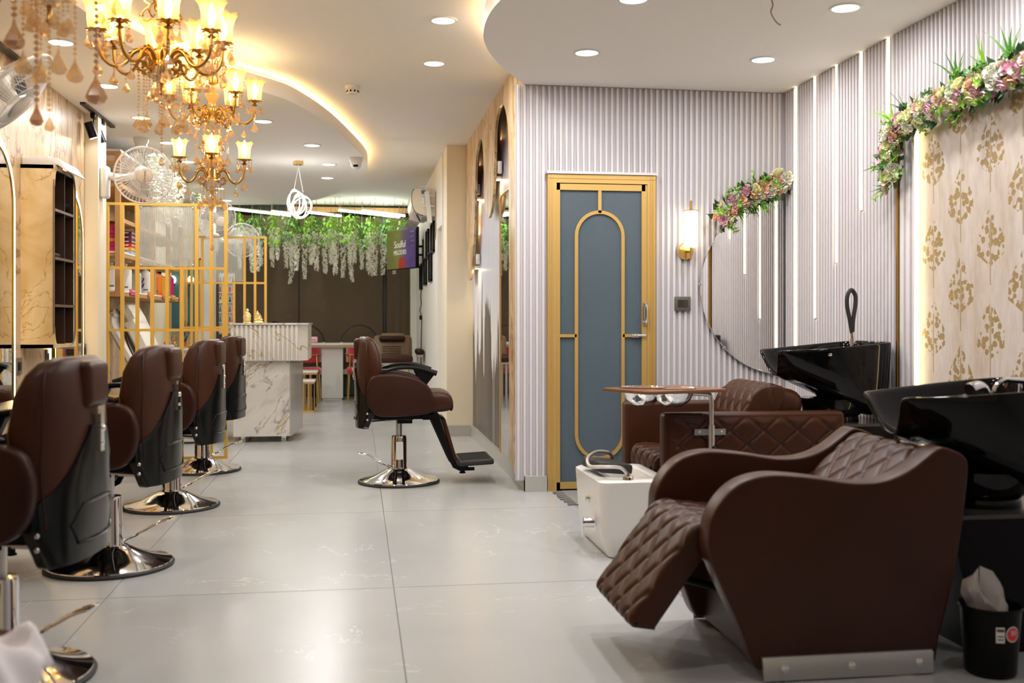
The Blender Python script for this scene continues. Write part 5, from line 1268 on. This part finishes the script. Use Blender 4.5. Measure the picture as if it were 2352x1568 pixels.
M().rbox((-2.05, 12.5, .765), (.46, .62, .03), .012, 2).build('top', white_p, t_); M().bb((-2.25, 12.22, 0), (-1.85, 12.78, .75)).build('body', whitewall, t_)
gm = mk('idol_gold', (.62, .38, .10), .3, .6); rm = mk('idol_red', (.60, .07, .02), .4)
for k, (x, y, hgt, m_, lb) in enumerate(((-2.17, 12.40, .15, rm, 'red-orange seated idol at the left of the white counter'), (-2.08, 12.34, .17, gm, 'gold crowned idol in the middle of the white counter'), (-1.99, 12.40, .16, rm, 'small red idol right of the gold crowned one'), (-1.90, 12.36, .15, gm, 'gold idol at the right end of the white counter'))):
    z = .78; f = hgt / .16
    t_ = empty('idol', (x, y, z), lb, 'statuette', 'idols on the white counter')
    M().rbox((x, y, z + .012), (.075, .06, .024), .006, 2).build('pedestal', gm, t_)
    blob('seated_body', [((x, y, z + .05 * f), (.026, .02, .026 * f)), ((x - .022, y - .01, z + .036 * f), (.018, .014, .010)), ((x + .022, y - .01, z + .036 * f), (.018, .014, .010)), ((x - .024, y - .006, z + .066 * f), (.007, .007, .018)), ((x + .024, y - .006, z + .066 * f), (.007, .007, .018)), ((x, y, z + .085 * f), (.008, .008, .010))], m_, t_, .003)
    blob('head', [((x, y, z + .104 * f), (.014, .014, .017)), ((x, y - .014, z + .102 * f), (.003, .004, .004))], mk('idol_skin_%d' % k, (.70, .50, .36), .4), t_, .0025)
    M().lathe([(.016, 0), (.018, .008), (.012, .02), (.006, .035), (0, .042)], 14, (x, y, z + .112 * f)).build('crown', gm, t_)
    if k == 1: M().tube([(x + .034 * cos(2*pi*q/24), y + .018, z + .11 + .034 * sin(2*pi*q/24)) for q in range(24)], .004, 6, closed=True).build('halo', rm, t_)
t_ = empty('peacock_feathers', (-2.0, 12.6, .78), 'small bunch of dark peacock feathers behind the idols', 'ornament')
mb = M(); me_ = M()
for k in range(9):
    a = -1.0 + .25 * k; tip = Vector((-2.0 + .13 * sin(a), 12.6, .98 + .13 * cos(a) * .9)); mb.tube(spline([(-2.0, 12.6, .78), (-2.0 + .03 * sin(a), 12.6, .90), tip], 4), .003, 5)
    for q in range(5): leafquad(mb, Vector((-2.0, 12.6, .92)).lerp(tip, q / 5), (sin(a) + (.8 if q % 2 else -.8), -.1, cos(a)), .06, .006)
mb.build('fronds', simple('dark_feather', (.05, .05, .03), .6), t_); M().ell((-2.0, 12.58, .985), (.016, .005, .018), 12, 8).build('eye_spot', bluec, t_)
# gold-framed teal panels, warm lamp, pilaster, polish rack on the far left
t_ = empty('framed_panel', (-2.15, 13.3, .95), 'gold-framed teal painted panels behind the far partition', 'picture')
for k in range(2):
    x0, x1 = -2.29 + .19 * k, -2.11 + .19 * k
    M().bb((x0 + .012, 13.31, .99), (x1 - .012, 13.32, 1.85)).build('painted_panel', teal, t_)
    mb = M()
    for a, b in (((x0, 13.29, .97), (x0 + .02, 13.32, 1.87)), ((x1 - .02, 13.29, .97), (x1, 13.32, 1.87)), ((x0, 13.29, .97), (x1, 13.32, .99)), ((x0, 13.29, 1.85), (x1, 13.32, 1.87))): mb.bb(a, b)
    mb.build('gold_frame', goldd, t_, smooth=False)
for x, lb in ((-2.24, 'small glowing globe lamp seen left through the partition bars'), (-2.03, 'small glowing globe lamp seen right through the partition bars')):
    t_ = empty('globe_lamp', (x, 13.22, 1.60), lb, 'lamp')
    M().ell((x, 13.22, 1.60), (.035, .035, .05), 16, 12).build('globe', sconce_m, t_); M().cyl((x, 13.22, 1.52), (x, 13.22, 1.56), .02).cyl((x, 13.22, 1.535), (x, 13.30, 1.535), .008).build('bracket', black_m, t_)
t_ = empty('polish_rack', (-1.70, 14.0, .9), 'white wall rack of nail polish bottles beyond the partitions', 'rack')
M().bb((-1.80, 14.06, .92), (-1.60, 14.07, 1.72)).build('back_panel', white_p, t_)
polish = [simple('polish_%d' % k, c, .2) for k, c in enumerate(((.6, .03, .08), (.75, .35, .35), (.02, .02, .03), (.05, .15, .2), (.7, .6, .2), (.5, .45, .45)))]
rp = random.Random(4); PCOL = ['crimson', 'rose', 'black', 'dark teal', 'gold', 'grey']; ORDP = ['first', 'second', 'third', 'fourth', 'fifth', 'sixth']
for r_ in range(6):
    z = .95 + .13 * r_; M().bb((-1.80, 14.0, z - .008), (-1.60, 14.06, z)).build('ledge', white_p, t_)
    for c_ in range(5):
        x = -1.78 + .04 * c_; pi_ = rp.randint(0, 5); b_ = empty('polish_bottle', (x, 14.03, z), 'tiny %s nail polish bottle, %s from left on the %s ledge from the bottom' % (PCOL[pi_], ORDP[c_], ORDP[r_]), 'bottle', 'nail polish bottles on the rack')
        M().lathe([(0, .001), (.012, .001), (.012, .03), (.006, .036)], 10, (x, 14.03, z)).build('glass', polish[pi_], b_); M().cyl((x, 14.03, z + .036), (x, 14.03, z + .07), .006, seg=8).build('cap', black_m, b_)

# ------------------------------------------------------------------ far end: blinds, tubes, hanging wisteria
for k, (x0, x1, lb) in enumerate(((-2.05, -.845, 'brown roller blind at the left of the far window'), (-.825, .355, 'wide brown roller blind in the middle of the far window'), (.41, .752, 'narrow brown roller blind at the right of the far window'))):
    t_ = empty('roller_blind', ((x0 + x1) / 2, 15.2, .25), lb, 'blind')
    M().grid(lambda i, j: (x0 + (x1 - x0) * i / 24, 15.2 + .006 * sin(i * .9) * (1 - j / 6), .30 + 2.32 * j / 6), 25, 7).build('fabric', blind_m, t_, ang=180)
    M().cyl((x0, 15.2, .30), (x1, 15.2, .30), .013, seg=10).build('bottom_bar', simple('dark_bar', (.03, .025, .02)) if k == 0 else bpy.data.materials['dark_bar'], t_)
    M().cyl((x0, 15.2, 2.63), (x1, 15.2, 2.63), .03, seg=12).build('roller', black_m, t_)
win = M().bb((-2.2, 15.40, .0), (.752, 15.49, ZU)).build('window_1', simple('dark_window_glass', (.012, .016, .018), .15)); win['kind'] = 'structure'
for x in (-.835, .383): M().bb((x - .022, 15.27, 0), (x + .022, 15.31, 2.7)).build('mullion', simple('dark_mullion', (.025, .035, .04), .3) if x < 0 else bpy.data.materials['dark_mullion'], win)
M().bb((-2.1, 15.14, .33), (.752, 15.19, .40)).build('window_sill', cream, win)
M().bb((-2.1, 15.30, .02), (.752, 15.34, .36)).build('speckled_lower_panel', simple('speckle_dark', (.06, .06, .055), .5), win)
for k, (a, b, lb) in enumerate((((-1.70, 14.30), (-.95, 15.12), 'long diagonal tube light above the left of the hanging flowers'), ((-1.17, 14.60), (-.86, 14.95), 'short tube light under the ring pendant'), ((-.677, 14.62), (-.24, 15.08), 'slim tube light right of the ring pendant'), ((-.25, 14.28), (.59, 15.12), 'long diagonal tube light above the right of the hanging flowers'), ((.06, 14.30), (.66, 14.92), 'diagonal tube light beside the air conditioner'))):
    t_ = empty('tube_light', (*a, 2.60), lb, 'tube light')
    M().cyl((*a, 2.595), (*b, 2.595), .013, seg=10).build('tube', tube_m, t_)
    M().bb((-.012, 0, 0), (.012, .01, .02)); mb = M().cyl((*a, 2.612), (*b, 2.612), .010, seg=6); mb.build('batten', white_p, t_)
    for p in (a, b): M().cyl((*p, 2.60), (*p, ZU), .003, seg=6).build('hanger', steel, t_)
ORD = ['first', 'second', 'third', 'fourth', 'fifth', 'sixth', 'seventh', 'eighth', 'ninth', 'tenth', 'eleventh', 'twelfth', 'thirteenth', 'fourteenth', 'fifteenth', 'sixteenth', 'seventeenth', 'eighteenth']
def wisteria_leaves(seed, h=.42, w=.088, n=50):
    r = random.Random(seed); mb = M(); mb.tube(spline([(0, 0, 0), (r.uniform(-.02, .02), 0, -h * .4), (r.uniform(-.03, .03), 0, -h)], 4), .003, 4)
    for k in range(n):
        u = r.random() ** .8; a = r.uniform(0, 6.28); rad = w * (.3 + .7 * sin(pi * (.15 + .8 * u))) * r.uniform(.3, 1)
        leafquad(mb, (rad * cos(a), rad * sin(a), -h * u), (cos(a) * .7, sin(a) * .7, -.75), r.uniform(.05, .085), r.uniform(.013, .019))
    return mb
def wisteria_flowers(seed, h=.62, w=.062, n=150):
    r = random.Random(seed); mb = M(); bend = r.uniform(-.05, .05)
    for k in range(n):
        u = (k + r.random()) / n; a = r.uniform(0, 6.28); rad = w * (1 - .62 * u) * sqrt(r.random())
        p = Vector((rad * cos(a) + bend * u * u, rad * sin(a), -h * u)); s_ = r.uniform(.010, .017)
        ax = Vector((cos(a), sin(a), r.uniform(-.6, .3))).normalized(); t1 = ax.cross(Vector((0, 0, 1))).normalized(); t2 = ax.cross(t1)
        for q in range(3):
            b = q * 2.1 + r.random(); d = t1 * cos(b) + t2 * sin(b)
            e = ax.cross(d)
            mb.add([p, p + d * s_ * .7 + e * s_ * .6 + ax * .006, p + d * s_ * 1.5 + ax * .010, p + d * s_ * .7 - e * s_ * .6 + ax * .006], [(0, 1, 2, 3)])
    return mb
wl_me = [wisteria_leaves(20 + k).mesh('leaves', (leafl, leafm, leafl)[k % 3], ang=180) for k in range(6)]
wf_me = [wisteria_flowers(40 + k, h=(.55, .66, .60, .70, .5)[k % 5]).mesh('blossoms', petalw, ang=180) for k in range(6)]
rw = random.Random(12); wire_me = M().cyl((0, 0, 0), (0, 0, 1), .0025, seg=5).mesh('hanging_wire', stemg)
def wist(x, y, z, lb, grp, sl=1, sf=1, dz=.30):
    t_ = empty('wisteria_strand', (x, y, z), lb, 'hanging flowers', grp)
    inst('leaves', wl_me[rw.randint(0, 5)], t_, (0, 0, 0), (0, 0, rw.uniform(0, 6)), sl)
    if z < 2.6 and y > 14: inst('hanging_wire', wire_me, t_, sc=(1, 1, ZU - z))
    inst('blossoms', wf_me[rw.randint(0, 5)], t_, (0, 0, -dz), (0, 0, rw.uniform(0, 6)), sf)
for row, (y, off) in enumerate(((14.30, .0), (14.55, .135), (14.79, .050), (15.05, .20))):
    for k in range(9):
        x = -1.66 + off + .27 * k + rw.uniform(-.012, .012)
        if x > .68: continue
        for (ax_, ay_), (bx_, by_) in (((-1.70, 14.30), (-.95, 15.12)), ((-1.17, 14.60), (-.86, 14.95)), ((-.677, 14.62), (-.24, 15.08)), ((-.25, 14.28), (.59, 15.12)), ((.06, 14.30), (.66, 14.92))):
            if ay_ - .1 < y < by_ + .1 and abs(ax_ + (bx_ - ax_) * (y - ay_) / (by_ - ay_) - x) < .075: x += .085
        if k and x - lastx < .255: x = lastx + .255
        lastx = x
        if x > .70: continue
        wist(x, y + rw.uniform(-.015, .015), 2.555 + rw.uniform(-.02, .02), '%s white wisteria strand from the left in the %s row before the blinds' % (ORD[k], ('front', 'second', 'third', 'rear')[row]), 'wisteria strands before the blinds', rw.uniform(.85, 1.05), rw.uniform(.76, 1.02), rw.uniform(.20, .30))
for k in range(14):
    y = 9.45 + .215 * k
    if 10.9 < y < 11.62 or 11.65 < y < 11.98: continue
    wist(-1.80 + rw.uniform(-.03, .05), y, 2.53 + rw.uniform(-.02, .04), '%s wisteria strand from the pillar spilling over the wood shelf unit' % ORD[k], 'wisteria strands over the shelf unit', rw.uniform(.30, .42), (1.45, 1.45, .8), .01)
# ring pendant
t_ = empty('ring_pendant', (-.565, 10.15, ZL), 'glowing pendant of tangled white light rings on two thin wires', 'pendant lamp')
M().box((-.565, 10.15, ZL - .018), (.075, .075, .036), (0, 0, R(25))).build('canopy', goldm, t_)
M().tube([(-.560, 10.15, ZL - .03), (-.605, 10.15, 2.35)], .0025, 5).tube([(-.570, 10.15, ZL - .03), (-.520, 10.15, 2.33)], .0025, 5).build('wires', white_p, t_)
rnd = random.Random(5)
pc = [(-.595, 2.235, .112), (-.590, 2.23, .105), (-.58, 2.225, .110), (-.565, 2.215, .104), (-.55, 2.205, .112), (-.54, 2.195, .108), (-.535, 2.185, .110)]
for k, (x, z, r_) in enumerate(pc):
    e = Euler((R(90 + rnd.uniform(-20, 20)), 0, R((-62, 50, -40, 66, -55, 35, -30)[k]))).to_matrix()
    M().tube([tuple(e @ Vector((r_ * cos(2*pi*q/40), r_ * sin(2*pi*q/40), 0)) + Vector((x, 10.15 + .02 * (k - 3), z))) for q in range(40)], .0045, 8, closed=True).build('light_ring', ring_m, t_)
point('pendant_lamp', (-.565, 10.15, 2.20), 5, (1, .98, .94), .10)
# air conditioner, television, picture frames, cables
t_ = empty('air_conditioner', (.84, 11.75, 2.4), 'cream split air conditioner high on the right wall above the television', 'air conditioner')
acp = sp2([(.70, 2.535), (.63, 2.535), (.59, 2.51), (.575, 2.44), (.585, 2.34), (.62, 2.275), (.68, 2.245), (.76, 2.24)], 4) + [(.79, 2.26), (.79, 2.535)]
M().prism(acp, 11.32, 12.20, 'xz', .006).build('body', simple('cream_plastic', (.72, .66, .54), .35), t_, ang=50)
M().tube([(x, 11.316, z) for x, z in acp[6:26]], .003, 6).build('front_seam', black_m, t_)
M().prism([(.60, 2.31), (.545, 2.20), (.555, 2.195), (.665, 2.165), (.70, 2.24), (.62, 2.28)], 11.34, 12.18, 'xz', .004).build('air_outlet', simple('grey_outlet', (.40, .37, .36), .4), t_, ang=30)
M().box((.65, 11.333, 2.215), (.012, .008, .085), (0, R(-28), 0)).build('outlet_slot', black_m, t_)
mb = M().bb((.79, 11.34, 2.24), (.84, 12.1, 2.53))
mb.build('back_plate', white_p, t_)
mb = M().box((.755, 11.30, 2.33), (.05, .02, .34), (0, R(-6), 0)).bb((.66, 11.30, 2.545), (.838, 11.33, 2.552)).bb((.68, 11.295, 2.45), (.835, 11.305, 2.462)).bb((.69, 11.295, 2.335), (.835, 11.305, 2.35))
mb.build('mounting_bracket', white_p, t_)
M().bb((.682, 11.314, 2.475), (.725, 11.318, 2.515)).build('blue_sticker', simple('blue_sticker', (.03, .14, .42)), t_)
M().bb((.68, 11.314, 2.365), (.715, 11.318, 2.44)).build('rating_sticker', paper, t_)
M().tube(spline([(.835, 11.28, 2.50), (.83, 11.27, 2.35), (.838, 11.28, 2.2), (.832, 11.28, 2.05), (.838, 11.4, 1.98)], 4), .007, 6).build('cable', simple('tan_cable', (.35, .22, .10)), t_)
tv = empty('television', (.84, 13.55, 2.0), 'wall-mounted flat television showing a yellow and purple music screen', 'television')
A, B = Vector((.385, 14.10, 0)), Vector((.735, 13.28, 0)); dv = (B - A).normalized(); nv = Vector((-dv.y, dv.x, 0)) * -1
if nv.y > 0: nv = -nv
TW = (B - A).length; tvz = 2.035; TH = .53; ang = atan2(dv.y, dv.x)
cc = (A + B) / 2
M().rbox((cc.x - nv.x * .02, cc.y - nv.y * .02, tvz), (TW, .045, TH), .006, 2, (0, 0, ang)).build('casing', black_m, tv)
scr = bpy.data.materials.new('tv_screen'); scr.use_nodes = True; t = NT(scr)
o = t.obj(); sx = t.n('ShaderNodeSeparateXYZ'); t.l(o, sx.inputs[0])
hx = t.math('ADD', t.math('ADD', t.math('MULTIPLY', sx.outputs[0], 1 / TW), .5), t.math('MULTIPLY', t.math('SUBTRACT', t.noise(o, 6, 3), .5), .25))
c1 = t.ramp(hx, [(.0, (.09, .10, .015)), (.45, (.16, .15, .03)), (.62, (.12, .045, .10)), (.78, (.06, .02, .16)), (1, (.06, .03, .10))])
rd = t.math('LESS_THAN', t.math('ADD', t.math('POWER', t.math('ADD', sx.outputs[0], -.03), 2), t.math('POWER', t.math('ADD', sx.outputs[2], .20), 2)), .010)
cm = t.mix(rd, c1, (.30, .02, .01)); t.b.inputs['Base Color'].default_value = (.01, .01, .01, 1); t.b.inputs['Roughness'].default_value = .15
t.l(cm, t.b.inputs['Emission Color']); t.b.inputs['Emission Strength'].default_value = .8
so = M().bb((-TW / 2 + .012, -.002, -TH / 2 + .012), (TW / 2 - .012, .002, TH / 2 - .012)).build('screen', scr, tv, local=True)
so.location = Vector((cc.x + nv.x * .0045, cc.y + nv.y * .0045, tvz)) - tv.location; so.rotation_euler = (0, 0, ang)
tm = mk('screen_text', (.3, .3, .3), emit=(.75, .72, .62), es=.55)
for body, dz, sz in (('Soulful', .06, .13), ('MELODIES', -.045, .085)):
    tx = text(body, sz, tm, so, (0, 0, 0), (R(90), 0, 0), 'screen_lettering'); tx.location = (-.02, -.004, dz)
for k in range(7): 
    M().bb((TW / 2 - .16, -.004, .20 - .06 * k), (TW / 2 - .05, -.0025, .215 - .06 * k)).build('screen_line', simple('screen_line', (.12, .06, .2)) if k == 0 else bpy.data.materials['screen_line'], so, local=True)
for z in (2.06, 1.95): M().bb((.74, 13.50, z - .014), (.84, 13.53, z + .014)).build('mount_arm', black_m, tv)
M().bb((.826, 13.45, 1.82), (.84, 13.58, 2.15)).build('mount_plate', black_m, tv)
for y, z, lb in ((11.68, 2.03, 'black picture frame in the upper row just below the air conditioner'), (12.55, 2.02, 'black picture frame in the upper row beside the television mount'), (12.05, 1.72, 'black picture frame nearest the doorway in the lower row'), (12.95, 1.71, 'middle black picture frame in the lower row'), (13.85, 1.68, 'farthest black picture frame in the lower row, behind the screen')):
    t_ = empty('picture_frame', (.84, y, z), lb, 'picture frame')
    mb = M()
    for a, b in (((.815, y - .22, z - .17), (.84, y - .20, z + .17)), ((.815, y + .20, z - .17), (.84, y + .22, z + .17)), ((.815, y - .22, z - .17), (.84, y + .22, z - .15)), ((.815, y - .22, z + .15), (.84, y + .22, z + .17))): mb.bb(a, b)
    mb.build('frame', black_m, t_, smooth=False); M().bb((.832, y - .2, z - .15), (.838, y + .2, z + .15)).build('photo', simple('dark_photo', (.10, .09, .085), .2) if 'dark_photo' not in bpy.data.materials else bpy.data.materials['dark_photo'], t_)
t_ = empty('power_cable', (.83, 13.9, 1.2), 'thin black cable running down the wall to a plug', 'cable')
M().tube(spline([(.835, 13.9, 1.52), (.83, 13.92, 1.42), (.832, 13.85, 1.32), (.825, 14.02, 1.24), (.83, 13.80, 1.17), (.832, 13.75, 1.10), (.832, 13.85, .8), (.832, 13.95, .35), (.832, 13.95, .3)], 5), .006, 6).build('cord', black_m, t_)
M().rbox((.82, 13.76, 1.14), (.035, .05, .06), .006, 2).build('plug', black_m, t_)
# ------------------------------------------------------------------ nail table, arches, chairs, side tables, recliner
t_ = empty('nail_table', (-.35, 14.7, 0), 'long white nail table with gold-edged top on a white block leg', 'table')
M().rbox((-.55, 14.75, .772), (1.50, .50, .030), .006, 2).build('table_top', white_p, t_)
M().bb((-1.30, 14.497, .742), (.20, 14.502, .752)).build('gold_edge', goldd, t_); M().bb((-1.29, 14.52, .728), (.19, 14.98, .757)).build('apron', white_p, t_)
M().bb((-.495, 14.58, .03), (-.205, 14.90, .728)).build('block_leg', white_p, t_, smooth=False); M().bb((-.48, 14.60, 0), (-.22, 14.88, .03)).build('plinth', white_p, t_)
for x, lb in ((.02, 'black arched lamp standing on the right of the nail table'), (-.72, 'black arched lamp on the nail table, half hidden by the desk')):
    t_ = empty('arch_lamp', (x, 14.72, .787), lb, 'table lamp')
    M().tube([(x + .25 * cos(pi * k / 24), 14.72, .80 + .235 * sin(pi * k / 24)) for k in range(25)], .010, 8).build('arch', simple('dark_grey_metal', (.03, .033, .035), .35, .5) if x > 0 else bpy.data.materials['dark_grey_metal'], t_)
    for s_ in (-1, 1): M().rbox((x + s_ * .25, 14.72, .793), (.03, .06, .012), .003, 1).build('foot', white_p, t_)
t_ = empty('rolled_towel', (-.62, 14.62, .787), 'pink and white rolled towel on the nail table', 'towel')
M().lathe([(0, 0), (.042, .003), (.045, .02), (.045, .13), (.042, .147), (0, .15)], 20, (-.70, 14.62, .832), (0, R(90), 0)).build('roll', simple('pink_towel', (.80, .50, .55), .9), t_)
M().tube(spline([(-.69, 14.576, .845), (-.64, 14.575, .84), (-.58, 14.576, .846)], 3), .004, 5).build('print', simple('pink_stripe', (.75, .15, .30), .8), t_)
tag(M().lathe([(0, 0), (.05, 0), (.055, .012), (.05, .014), (0, .010)], 20, (.05, 14.60, .787)).build('small_dish', white_t), 'small white dish on the nail table under the arched lamp', 'dish')
def red_chair(x, y, lb):
    t_ = empty('velvet_chair', (x, y, 0), lb, 'chair', 'red velvet chairs at the nail table')
    M().rbox((x, y + .02, .43), (.42, .40, .09), .035, 3).build('seat', red_v, t_)
    A_ = [pi + pi * k / 16 for k in range(17)]
    M().loft([[(x + .215 * cos(a) * 1.0, y + .05 + .215 * sin(a), z) for a in A_] + [(x + .175 * cos(a), y + .05 + .175 * sin(a), z) for a in A_[::-1]] for z in (.545, .555, .70, .735, .742)]).build('backrest', red_v, t_, ang=60)
    M().tube([(x + .222 * cos(a), y + .05 + .222 * sin(a), .655 + .012 * sin(a)) for a in A_], .007, 8).build('gold_hoop', goldm, t_)
    for s_ in (-1, 1):
        M().tube([(x + s_ * .155, y - .10, .655), (x + s_ * .165, y - .14, .52), (x + s_ * .19, y - .19, 0)], .009, 8).build('leg', goldm, t_)
        M().tube([(x + s_ * .18, y + .18, .44), (x + s_ * .20, y + .21, 0)], .009, 8).build('leg', goldm, t_)
    M().tube([(x - .172, y - .15, .42), (x + .172, y - .15, .42)], .006, 6).build('stretcher', goldm, t_)
red_chair(-.70, 14.14, 'red velvet chair with gold legs half hidden behind the desk'); red_chair(.06, 14.14, 'red velvet chair with gold legs behind the lone barber chair')
def side_table(x, y, w, h, lb):
    t_ = empty('side_table', (x, y, 0), lb, 'side table', 'nested gold side tables')
    M().rbox((x, y, h - .012), (w, w, .024), .004, 2).build('marble_top', white_t, t_); s_ = w / 2 - .02
    for z in (h - .032, .012):
        mb = M().bb((x - s_ - .01, y - s_ - .01, z - .012), (x + s_ + .01, y - s_ + .01, z + .008)).bb((x - s_ - .01, y + s_ - .01, z - .012), (x + s_ + .01, y + s_ + .01, z + .008)).bb((x - s_ - .01, y - s_, z - .012), (x - s_ + .01, y + s_, z + .008)).bb((x + s_ - .01, y - s_, z - .012), (x + s_ + .01, y + s_, z + .008))
        mb.build('frame', goldd, t_, smooth=False)
    for k in range(6):
        for xx, yy_ in ((x - s_ + 2 * s_ * k / 5, y - s_), (x - s_ + 2 * s_ * k / 5, y + s_), (x - s_, y - s_ + 2 * s_ * k / 5), (x + s_, y - s_ + 2 * s_ * k / 5)):
            if k in (0, 5) and yy_ not in (y - s_, y + s_): continue
            M().bb((xx - .006, yy_ - .006, .02), (xx + .006, yy_ + .006, h - .03)).build('bar', goldd, t_, smooth=False)
side_table(-.68, 12.88, .34, .385, 'lower gold-barred side table with white top peeking from behind the desk'); side_table(-.70, 13.42, .40, .47, 'taller gold-barred side table with white top behind the lower one')
t_ = empty('recliner', (.45, 13.3, 0), 'tan and brown leather recliner chair at the far right wall', 'chair')
M().rbox((.45, 13.66, .72), (.50, .14, .38), .06, 4, (R(-10), 0, 0)).build('backrest', tan_l, t_)
for k in range(5): M().rbox((.43, 13.578 - .006 * k * 0, .66 + .028 * k), (.24, .03, .024), .010, 2).build('back_roll', tan_l, t_)
M().rbox((.44, 13.60, .865), (.34, .12, .075), .035, 4).build('headrest', leather2, t_)
M().rbox((.45, 13.62, .91), (.30, .14, .05), .02, 3).build('folded_flap', tan_l, t_)
M().rbox((.45, 13.25, .62), (.46, .52, .095), .035, 4).build('seat', leather, t_)
M().rbox((.775, 13.30, .705), (.10, .42, .075), .03, 3).build('armrest', leather2, t_); M().rbox((.125, 13.30, .705), (.10, .42, .075), .03, 3).build('armrest', leather2, t_)
M().bb((.26, 13.05, .545), (.70, 13.5, .572)).bb((.74, 13.15, .645), (.80, 13.45, .668)).tube([(.76, 13.4, .65), (.76, 13.45, .56), (.6, 13.45, .55)], .012, 8).tube([(.14, 13.4, .67), (.14, 13.45, .56), (.3, 13.45, .55)], .012, 8).build('metal_frame', steel, t_)
for x in (.28, .66):
    for y in (13.1, 13.5): M().cyl((x, y, 0), (x, y, .55), .016, seg=10).build('leg', steel, t_)
